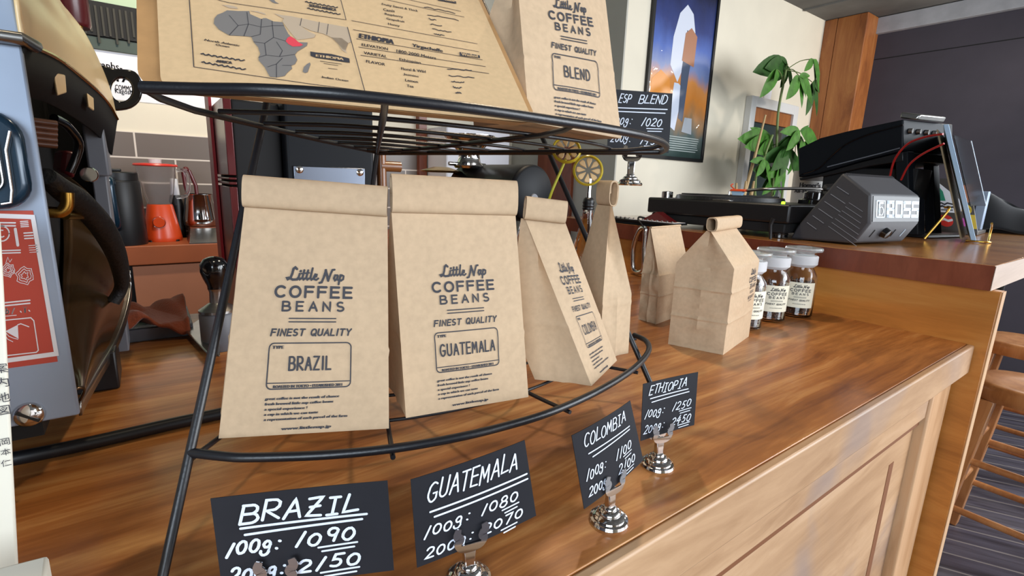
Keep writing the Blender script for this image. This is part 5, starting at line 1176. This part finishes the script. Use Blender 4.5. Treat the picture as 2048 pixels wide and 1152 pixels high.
for k in range(4):
    c = lerp(q0, q1, .25)+D_*(.12+.16*k)+V(0, -.001, -.01); MB().lathe([(.0001, -.010), (.008, -.010), (.009, 0)], c, 16, (0, 1, 0)).build('rear_socket', M['steel'], mx)
bk_ = MB()
bk_.prism([atx(x, y, XM) for x, y in ((1790, 306), (1815, 302), (1818, 380), (1836, 400), (1836, 470), (1812, 470), (1812, 400), (1792, 380))], D_*.14); bk_.build('stand_leg', M['navyblack'], mx, bevel=.003)
sl = [atx(x, y, XM+.16) for x, y in ((1846, 330), (1866, 330), (1872, 470), (1850, 470))]; zmin = min(p.z for p in sl)
MB().prism([V(p.x, p.y, BZ+.001) if p.z < BZ+.02 else p for p in sl], V(.03, -.01, 0)).build('stand_leg', M['navyblack'], mx, bevel=.003)
MB().hexa([V(XM+.02, .50, BZ+.001), V(XM+.26, .46, BZ+.001), V(XM+.26, .86, BZ+.001), V(XM+.02, .90, BZ+.001)], [V(XM+.02, .50, BZ+.012), V(XM+.26, .46, BZ+.012), V(XM+.26, .86, BZ+.012), V(XM+.02, .90, BZ+.012)]).build('stand_base', M['black'], mx, bevel=.002)
MB().box((XM+.02, .56, BZ+.0125), (XM+.19, .84, atx(1760, 330, XM).z-.01)).build('stand_body', M['blackmatt'], mx, bevel=.004)
for nm, pts, r in (('red_cable', ((1780, 352), (1790, 318), (1815, 288), (1850, 274), (1886, 268)), .0032), ('red_cable', ((1802, 360), (1818, 330), (1845, 308), (1888, 287)), .0030)):
    o_ = MB().tube(catmull([atx(x, y, XM-.07-.02*i) for i, (x, y) in enumerate(pts)], 8), r, 8).build(nm, M['cablered'], mx, smooth=60); 
# laptop covered in stickers
XL = 2.40; lt = thing('laptop', V(XL+.1, .62, BZ), 'dark laptop lid covered in stickers, on the bar behind the brass easel', 'laptop')
l0, l1 = atz(1876, 458, BZ), atz(1957, 461, BZ); l0 = atx(1876, 457, XL); l0.z = BZ+.012; l1 = l0+ (V(.05, -.20, 0)); l1 = atp(1957, 460, l0, V(1, .12, 0)); l1.z = BZ+.012
t0, t1 = atp(1863, 356, l0+V(.05, 0, 0), V(1, .12, .0)), atp(1940, 358, l0+V(.05, 0, 0), V(1, .12, .0))
nL = (l1-l0).cross(t0-l0).normalized(); nL = nL if nL.x < 0 else -nL
LS = lambda u, v, off=0.: lerp(lerp(l0, l1, u), lerp(t0, t1, u), v)+nL*off
MB().hexa([LS(0, 0), LS(1, 0), LS(1, 1), LS(0, 1)], [LS(0, 0, -.007), LS(1, 0, -.007), LS(1, 1, -.007), LS(0, 1, -.007)]).build('screen_lid', M['lapgrey'], lt, bevel=.002)
MB().hexa([l0+V(0, 0, -.011), l1+V(0, 0, -.011), l1+V(.22, .02, -.011), l0+V(.22, .02, -.011)], [l0+V(0, 0, .002), l1+V(0, 0, .002), l1+V(.22, .02, .002), l0+V(.22, .02, .002)]).build('keyboard_base', M['lapgrey'], lt, bevel=.002)
def sticker(nm, P, m_): 
    mb = MB()
    for vs, fs in P: mb.add([LS(*p, .0008) for p in vs], fs)
    return mb.build(nm, M[m_], lt, smooth=0, fix=False)
disc = lambda x, y, rx, ry: [([(x+rx*cos(2*pi*k/20), y+ry*sin(2*pi*k/20)) for k in range(20)], [tuple(range(20))])]
sticker('white_triangle_sticker', [([(.05, .95), (.10, .96), (.82, .50), (.62, .34), (.04, .34)], [(0, 1, 2, 3, 4)])], 'white')
mb = MB(); [mb.add([LS(*p, .0014) for p in vs], fs) for vs, fs in [([(.10, .56), (.30, .56), (.26, .74), (.16, .84), (.10, .78)], [(0, 1, 2, 3, 4)])]]; mb.build('green_patch', M['green'], lt, smooth=0, fix=False)
mb = MB()
for vs, fs in stroke([(.10, .50), (.18, .52), (.26, .49), (.34, .52), (.48, .50)], .03)+stroke([(.10, .44), (.2, .46), (.3, .43), (.5, .45)], .035)+stroke([(.16, .385), (.45, .39)], .02): mb.add([LS(*p, .0014) for p in vs], fs)
mb.build('sticker_scribble', M['ink'], lt, smooth=0, fix=False)
sticker('red_round_sticker', disc(.24, .18, .19, .115), 'redlid')
mb = MB(); [mb.add([LS(*p, .0014) for p in vs], fs) for vs, fs in stroke([(.10, .19), (.2, .21), (.3, .18), (.40, .20)], .045)]; mb.build('sticker_script', M['white'], lt, smooth=0, fix=False)
sticker('pink_animal_sticker', disc(.66, .20, .10, .05)+disc(.60, .15, .025, .05)+disc(.70, .14, .025, .05)+disc(.76, .16, .025, .06)+disc(.56, .225, .04, .03), 'pink')
sticker('yellow_ring_sticker', stroke(arc(.80, .42, .11, .065, 0, 360, 20), .05), 'sticky')
sticker('yellow_square_sticker', rc(.86, .99, .06, .32), 'sticky')
sticker('salmon_strip_sticker', rc(.80, .92, .55, .88), 'terralight'); sticker('pale_strip_sticker', rc(.50, .58, .6, .95), 'paleblue')
# framed sleeve on a brass easel, seen edge-on
es = thing('brass_easel', atz(1905, 483, BZ), 'thin brass easel holding an upright clear sleeve near the bar end', 'easel')
e0 = atz(1946, 486, BZ); e1 = atz(1848, 481, BZ); e2 = e0+V(.10, .02, 0)
dn = V(e0.x, e0.y, 0).normalized(); rt_ = V(dn.y, -dn.x, 0)
top = atp(1889, 247, e0, V(-fwd.x, -fwd.y, 0)); apex = atp(1897, 420, lerp(e0, e1, .4), V(-fwd.x, -fwd.y, 0))
MB().tube(catmull([e1+V(0, 0, .0055), apex, lerp(e0, top, .30)-rt_*.045], 6), .0035, 8).build('back_leg', M['brass'], es, smooth=60)
MB().tube(catmull([e0+V(.03, -.026, .06), e2+V(.0, -.035, .045), e2+V(.0, -.035, .0045), e0+V(.03, -.03, .0045), e0+V(.012, .02, .0045)], 6), .003, 8).build('front_hook', M['brass'], es, smooth=60)
dn = V(e0.x, e0.y, 0).normalized(); rt_ = V(dn.y, -dn.x, 0)
sv = thing('record_sleeve', e0, 'clear plastic sleeve with a pale blue edge standing on the brass easel', 'record sleeve')
b0_ = e0+V(0, 0, .008); upv_ = top-e0
def slab(a, wv, uv, tv): return MB().hexa([a, a+wv, a+wv+tv, a+tv], [a+uv, a+wv+uv, a+wv+uv+tv, a+uv+tv])
slab(b0_-rt_*.006, dn*.30-rt_*.012, upv_*.97, rt_*.012).build('blue_edge', M['paleblue'], sv, bevel=.001)
slab(b0_-rt_*.030, dn*.26+rt_*.004, upv_*.93+rt_*.006, rt_*.004).build('back_sheet', mat('tan_clear_sheet', 'b8a888', .15, trans=.5, ior=1.2), sv)
slab(b0_+upv_*.30+rt_*.010, dn*.2+rt_*.035, upv_*.58+rt_*.0, rt_*.002).build('loose_flap', M['cleargl'], sv)
# small card display (the figure that stood on it is left out)
cdp = atz(1965, 440, BZ)
XA = 2.66; ca_, cb2 = atx(1940, 382, XA), atx(1978, 384, XA); cz = atx(1976, 425, XA).z
t = thing('small_sign', V(XA, cb2.y, BZ), 'small grey box sign with a dark card of white scribble, behind the laptop', 'sign')
MB().box((XA, cb2.y, BZ+.001), (XA+.03, ca_.y+.08, ca_.z)).build('sign_box', M['panelmetal'], t, bevel=.002)
MB().box((XA-.003, cb2.y+.028, BZ+.02), (XA-.0005, ca_.y+.06, ca_.z-.018)).build('dark_card', M['card'], t)
mb = MB()
for j in range(4):
    y0 = cb2.y+.035; zz = ca_.z-.05-.028*j
    for vs, fs in stroke([(y0+.012*k, zz+.005*sin(k*2.3+j)) for k in range(7)], .005): mb.add([V(XA-.0036, y_, z_) for y_, z_ in vs], fs)
mb.build('card_writing', M['chalk'], t, smooth=0, fix=False)
# black coat over the far edge of the bar
def coat(u, v):
    y = .80-.55*u; ridge = .045+.10*math.exp(-((u-.42)/.28)**2)
    if v < .5: k = v/.5; return V(2.70+.10*k, y, BZ+.012+ridge*sin(pi*.5*k)+.006*sin(u*23+v*6))
    k = (v-.5)/.5; return V(2.80+.03*sin(pi*k)+.008*sin(u*17), .80-.55*u*(1-.30*min(1, k*3)), BZ+.012+ridge-(.32+ridge+.03*sin(u*5)+.015*sin(u*19))*k)
o_ = MB().grid(coat, 36, 30).build('black_coat', M['coat'], None, loc=V(2.78, .5, BZ), smooth=70, solid=.006)
tag(o_, 'black coat draped over the far edge of the raised bar', 'coat')
# tray of odds and ends at the bar's left end
tb = atx(1262, 440, 1.40)
t = thing('flat_tray', V(1.44, 1.16, BZ), 'flat black tray of papers at the left end of the raised bar', 'tray')
MB().box((1.366, .985, BZ+.012), (1.434, 1.30, BZ+.018)).build('tray_plate', M['black'], t, bevel=.001); MB().box((1.38, 1.02, BZ), (1.425, 1.26, BZ+.0118)).build('tray_foot', M['blackmatt'], t)
MB().box((1.370, .99, BZ+.0182), (1.430, 1.18, BZ+.020)).build('paper_sheet', M['paper'], t)
rn = random.Random(2); mb = MB()
for k in range(14): mb.ball(V(1.373, 1.0+.02*k, BZ+.0215), .004, 8)
o_ = mb.build('bead_trim', M['chrome'], t); o_['kind'] = 'stuff'
o_ = MB().prism([V(1.38, 1.01, BZ+.0205), V(1.38, 1.13, BZ+.0205), V(1.385, 1.075, BZ+.050)], V(.035, 0, 0)).build('folded_cloth', M['maroon'], None, loc=V(1.42, 1.07, BZ+.03)); tag(o_, 'small maroon folded cloth lying on the flat black tray', 'cloth')
# steel ring and cord hanging from the tray end
XK = 1.349
k0 = [atx(x, y, XK) for x, y in ((1288, 456), (1280, 460), (1271, 480), (1266, 505), (1268, 540))]
k1 = [atx(x, y, XK) for x, y in ((1286, 540), (1288, 500), (1290, 472), (1291, 460))]
t = thing('steel_carabiner', atx(1282, 500, XK), 'large steel carabiner hanging on a black cord at the left end of the bar', 'carabiner')
MB().tube(catmull(k0+k1, 5, True), .0085, 12, True).build('steel_ring', M['chrome'], t, smooth=60)
MB().tube(catmull([atx(1288, 462, XK), atx(1284, 450, XK), atx(1277, 440, XK), atx(1280, 434, XK+.02), V(1.40, atx(1284, 434, XK).y, BZ+.0195)], 6), .0032, 8).build('black_cord', M['black'], t, smooth=60)
# black tube with a spoon behind the jars
s0 = atx(1541, 478, 1.40); s0.z = BZ
t = thing('brush_pen', s0, 'thin black stick standing on the bar edge behind the jars', 'stick')
MB().tube([s0+V(0, 0, .001), atx(1541, 450, 1.40), atx(1547, 437, 1.40)], [.0035, .005, .006], 10).build('shaft', M['black'], t, smooth=60)

# ================================================================ cream wall: framed poster, niche, plant, tub
YP = YW
def wl(x, y, d=0): return aty(x, y, YP-d)
fl, fr_ = wl(1276, 200).x, wl(1401, 320).x; fz0 = wl(1340, 320).z; fz1 = fz0+1.06
fl = wl(1277, 310).x
t = thing('framed_poster', V((fl+fr_)/2, YP, fz0), 'film-style poster in a thin black frame on the cream wall', 'poster')
fw = .022
mb = MB()
for a, b in (((fl, fz0), (fr_, fz0+fw)), ((fl, fz1-fw), (fr_, fz1)), ((fl, fz0+fw), (fl+fw, fz1-fw)), ((fr_-fw, fz0+fw), (fr_, fz1-fw))): mb.box((a[0], YP-.022, a[1]), (b[0], YP-.001, b[1]))
mb.build('frame', M['black'], t, bevel=.002)
def poster_mat():
    mt = bpy.data.materials.new('poster_art'); mt.use_nodes = True; nt = mt.node_tree; N = nt.nodes.new; L = nt.links.new; b = nt.nodes['Principled BSDF']
    tc = N('ShaderNodeTexCoord'); sp = N('ShaderNodeSeparateXYZ'); L(tc.outputs['Generated'], sp.inputs[0])
    nz = N('ShaderNodeTexNoise'); nz.inputs['Scale'].default_value = 3.5; nz.inputs['Detail'].default_value = 5; L(tc.outputs['Generated'], nz.inputs['Vector'])
    ma = N('ShaderNodeMath'); ma.operation = 'MULTIPLY_ADD'; ma.inputs[1].default_value = .28; L(nz.outputs['Fac'], ma.inputs[0]); 
    sb = N('ShaderNodeMath'); sb.operation = 'SUBTRACT'; L(sp.outputs[2], sb.inputs[0]); sb.inputs[1].default_value = .14; L(sb.outputs[0], ma.inputs[2])
    rp = N('ShaderNodeValToRGB'); cr = rp.color_ramp; cr.elements[0].position = .0; cr.elements[0].color = lin('2c3c3a'); cr.elements[1].position = 1; cr.elements[1].color = lin('10142c')
    for p_, c_ in ((.16, '4c5c5c'), (.24, '8a6a48'), (.34, 'c47a34'), (.44, 'd08a4a'), (.54, '7c8cb8'), (.66, '4a68b4'), (.80, '2c3c78')): e = cr.elements.new(p_); e.color = lin(c_)
    L(ma.outputs[0], rp.inputs[0]); L(rp.outputs[0], b.inputs['Base Color']); b.inputs['Roughness'].default_value = .3; b.inputs['Coat Weight'].default_value = .6; b.inputs['Coat Roughness'].default_value = .06
    bp = N('ShaderNodeBump'); bp.inputs['Strength'].default_value = .5; bp.inputs['Distance'].default_value = .012
    n2 = N('ShaderNodeTexNoise'); n2.inputs['Scale'].default_value = 9; n2.inputs['Detail'].default_value = 2; n2.inputs['Distortion'].default_value = 1.5; L(tc.outputs['Generated'], n2.inputs['Vector']); L(n2.outputs['Fac'], bp.inputs['Height']); L(bp.outputs[0], b.inputs['Coat Normal'])
    return mt
pt = MB().box((fl+fw, YP-.012, fz0+fw), (fr_-fw, YP-.002, fz1-fw)).build('printed_sheet', poster_mat(), t, smooth=0)
def pq(u, v): return V(fl+fw+(fr_-fl-2*fw)*u, YP-.0126, fz0+fw+(fz1-fz0-2*fw)*v)
def art(nm, P, col, off=0): 
    mb = MB()
    for vs, fs in P: mb.add([pq(*p)+V(0, -off, 0) for p in vs], fs)
    return mb.build(nm, mat('art_'+nm, col, .35), t, smooth=0, fix=False)
bl_ = lambda cx, cy, pts: [([(cx+x, cy+y) for x, y in pts], [tuple(range(len(pts)))])]
art('pale_swirl', bl_(.45, .70, [(-.14, -.16), (.0, -.25), (.12, -.10), (.22, .06), (.16, .16), (.05, .20), (-.06, .14), (-.13, .0)]), 'cfd4e2')
art('pale_beam', bl_(.42, .36, [(-.06, -.17), (.06, -.20), (.14, .06), (.05, .085), (-.02, .085)]), 'c4ccdc')
art('amber_glow', bl_(.22, .36, [(-.2, -.10), (.06, -.16), (.14, -.02), (.10, .10), (-.05, .14), (-.18, .08)]), 'd98c3c', .0002)
art('dark_band', bl_(.58, .52, [(-.06, -.28), (.02, -.30), (.05, .0), (.10, .22), (-.05, .24), (-.08, .0)]), '4a5468', .0004)
art('warm_band', bl_(.58, .68, [(-.09, -.10), (.12, -.12), (.13, .06), (.02, .10), (-.07, .06)]), 'a87458', .0008)
art('grey_band', bl_(.66, .20, [(-.06, -.04), (.12, -.05), (.10, .05), (-.03, .05)]), '9aa0a8', .0004)
rn = random.Random(7); CR = []
for j in range(7): CR += stroke([(.30+.0+rn.random()*.03, .125-.014*j), (.93-rn.random()*.05, .125-.014*j)], .006)
art('fine_print', CR, '9fa8a6', .0004)
# niche with a white frame holding dark glass
nl, nr = wl(1479, 300).x, wl(1574, 300).x; nz1 = wl(1525, 200).z; nz0 = .12
t = thing('wall_mirror', V((nl+nr)/2, YP, nz0), 'white framed mirror on the cream wall behind the plant', 'mirror')
mb = MB(); fw2 = .07
for a, b in (((nl, nz0), (nl+fw2, nz1)), ((nr-fw2, nz0), (nr, nz1)), ((nl+fw2, nz1-fw2), (nr-fw2, nz1))): mb.box((a[0], YP-.05, a[1]), (b[0], YP-.001, b[1]))
mb.build('white_frame', mat('white_gloss', 'd9d8d6', .4), t, bevel=.003)
MB().box((nl+fw2, YP-.03, nz1-fw2-.10), (nr-fw2, YP-.012, nz1-fw2)).build('wood_strip', M['pillar'], t); MB().box((nl+fw2, YP-.012, nz0), (nr-fw2, YP-.002, nz1-fw2)).build('glass_pane', M['mirror'], t, smooth=0)
cl_ = wl(1533, 190)
tg_ = MB().box((cl_.x-.04, YP-.006, cl_.z-.05), (cl_.x+.06, YP-.001, cl_.z+.04)).build('paper_tag', M['paper'], None, loc=(cl_.x, YP-.003, cl_.z)); tag(tg_, 'small white paper tag pinned above the mirror behind the leaves', 'tag')

# money tree
YT = 1.74
def tq(x, y, d=0): return aty(x, y, YT-d)
pot = tq(1560, 470); pb_ = V(pot.x, YT, FZ)
tr_ = thing('potted_money_tree', pb_, 'tall potted money tree with palmate leaves in front of the cream wall', 'plant')
MB().lathe([(.0001, 0), (.14, 0), (.18, .02), (.20, .36), (.185, .36), (.17, .05), (.0001, .05)], pb_, 36).build('pot', M['spk'], tr_); MB().lathe([(.0001, .33), (.184, .33), (.0001, .335)], pb_, 24).build('soil', M['bean'], tr_)
base = pb_+V(0, 0, .33)
stems = [[base+V(.03, 0, 0), tq(1545, 390), tq(1553, 300), tq(1556, 230), tq(1566, 170), tq(1572, 140)], [base+V(-.03, .02, 0), tq(1510, 385), tq(1530, 310), tq(1545, 270)], [base, tq(1565, 385), tq(1572, 330), tq(1590, 280)]]
for s_ in stems: MB().tube(catmull(s_, 6), [.012]*6+[.008]*(len(catmull(s_, 6))-6), 8).build('stem', M['stem'], tr_, smooth=60)
for a, b in (((1488, 392), (1531, 230)), ((1470, 392), (1473, 366)), ((1487, 392), (1492, 362)), ((1502, 390), (1508, 362))):
    MB().tube([tq(*a), lerp(tq(*a), tq(*b), .5)+V(.004, 0, 0), tq(*b)], [.012, .009, .006], 8).build('bare_twig', M['twig'], tr_, smooth=60)
def leaf(mb, p, q, w, droop, mi):
    p, q = Vector(p), Vector(q); a = q-p; L_ = a.length; side = a.cross(V(0, -1, .25)).normalized(); nn = side.cross(a).normalized(); n = 7; vs = []
    for i in range(n+1):
        t_ = i/n; c = p+a*t_+V(0, 0, -droop*L_*t_*t_); ww = w*L_*(sin(pi*t_**.8))**.8+.0008
        vs += [c-side*ww+nn*ww*.25, c, c+side*ww+nn*ww*.25]
    fs = []
    for i in range(n): fs += [(i*3, i*3+1, i*3+4, i*3+3), (i*3+1, i*3+2, i*3+5, i*3+4)]
    mb.add(vs, fs, mi)
LV = [  # (leaf base, tip) in pixels, grouped by stalk
 [(1575, 130), [(1506, 137), (1535, 165), (1560, 175), (1582, 178), (1560, 112), (1530, 132)]],
 [(1556, 140), [(1520, 190), (1530, 178), (1548, 160)]],
 [(1598, 152), [(1572, 197), (1604, 212), (1612, 195), (1625, 205), (1620, 150)]],
 [(1625, 165), [(1634, 230), (1612, 226), (1628, 190), (1640, 180)]],
 [(1626, 118), [(1608, 142), (1640, 150), (1638, 182), (1630, 170)]],
 [(1548, 290), [(1476, 268), (1500, 255), (1490, 285), (1515, 300)]],
 [(1592, 275), [(1546, 300), (1540, 322), (1600, 338), (1612, 300), (1590, 262)]],
 [(1566, 330), [(1530, 352), (1548, 372), (1565, 380), (1580, 345)]],
 [(1590, 310), [(1575, 350), (1590, 362), (1600, 330)]],
 [(1545, 345), [(1505, 340), (1522, 378), (1540, 385), (1560, 378)]],
 [(1552, 355), [(1524, 388), (1548, 390), (1562, 388)]],
 [(1600, 262), [(1560, 262), (1572, 300), (1640, 300), (1618, 250)]],
 [(1575, 300), [(1542, 340), (1520, 322), (1560, 352), (1600, 372)]],
 [(1530, 320), [(1500, 322), (1512, 352), (1540, 368)]],
 [(1605, 285), [(1622, 318), (1608, 345), (1598, 300)]],
]
src = {0: 0, 1: 0, 2: 0, 3: 0, 4: 0, 5: 1, 6: 2, 7: 2, 8: 2, 9: 1, 10: 1, 11: 2}
rn = random.Random(3)
for i, (b_, tips) in enumerate(LV):
    d0_ = rn.uniform(-.08, .10); bp_ = tq(*b_, d0_); st_ = min([q for s_ in stems for q in s_[1:]], key=lambda q: (q-bp_).length)
    MB().tube(catmull([st_, lerp(st_, bp_, .5)+V(0, 0, .02), bp_], 4), .0028, 6).build('leaf_stalk', M['stem'], tr_, smooth=60)
    mb = MB()
    for tp in tips: leaf(mb, bp_, tq(*tp, d0_+rn.uniform(-.05, .05)), rn.uniform(.15, .19), rn.uniform(.0, .08), 0)
    mb.build('leaf_fan', M['leaf'] if i % 3 else M['leaf2'], tr_, smooth=60, fix=False)
# white tub
XU = 2.25; u0, u1 = atx(1578, 380, XU), atx(1654, 380, XU); rU = (u0-u1).length/2*1.02; uc = V(XU+rU*.5, (u0.y+u1.y)/2, BZ)
t = thing('plastic_tub', uc, 'white plastic tub with black lettering, behind the turntable', 'tub'); zu = atx(1620, 342, XU).z
MB().lathe([(.0001, .0), (rU*.93, 0), (rU*.95, .004), (rU, zu-BZ-.03), (rU, zu-BZ), (rU*.95, zu-BZ), (.0001, zu-BZ-.005)], uc, 48).build('tub_body', mat('white_plastic', 'd8d6d2', .4), t, smooth=50)
fa_ = math.atan2(-uc.y, -uc.x)
def tubS(u, v): a = fa_+u/rU+.10; return uc+V((rU+.0015)*cos(a), (rU+.0015)*sin(a), v)
zl = [atx(1612, y, XU).z-BZ for y in (375, 388)]; TX = T("Homer's", -.055, .022, zl[0], zl[0]+.020, 0, .0014)+T('All-Purpose', -.078, .045, zl[1], zl[1]+.018, 0, .0012)
print_mesh('lettering', TX, tubS, M['ink'], t)

# ================================================================ lift everything from counter level to the floor datum
bpy.context.view_layer.update()
for o in list(C.objects):
    if o.parent is None and o.type in {'MESH', 'EMPTY'}: o.location.z += ZC
bpy.context.view_layer.update()
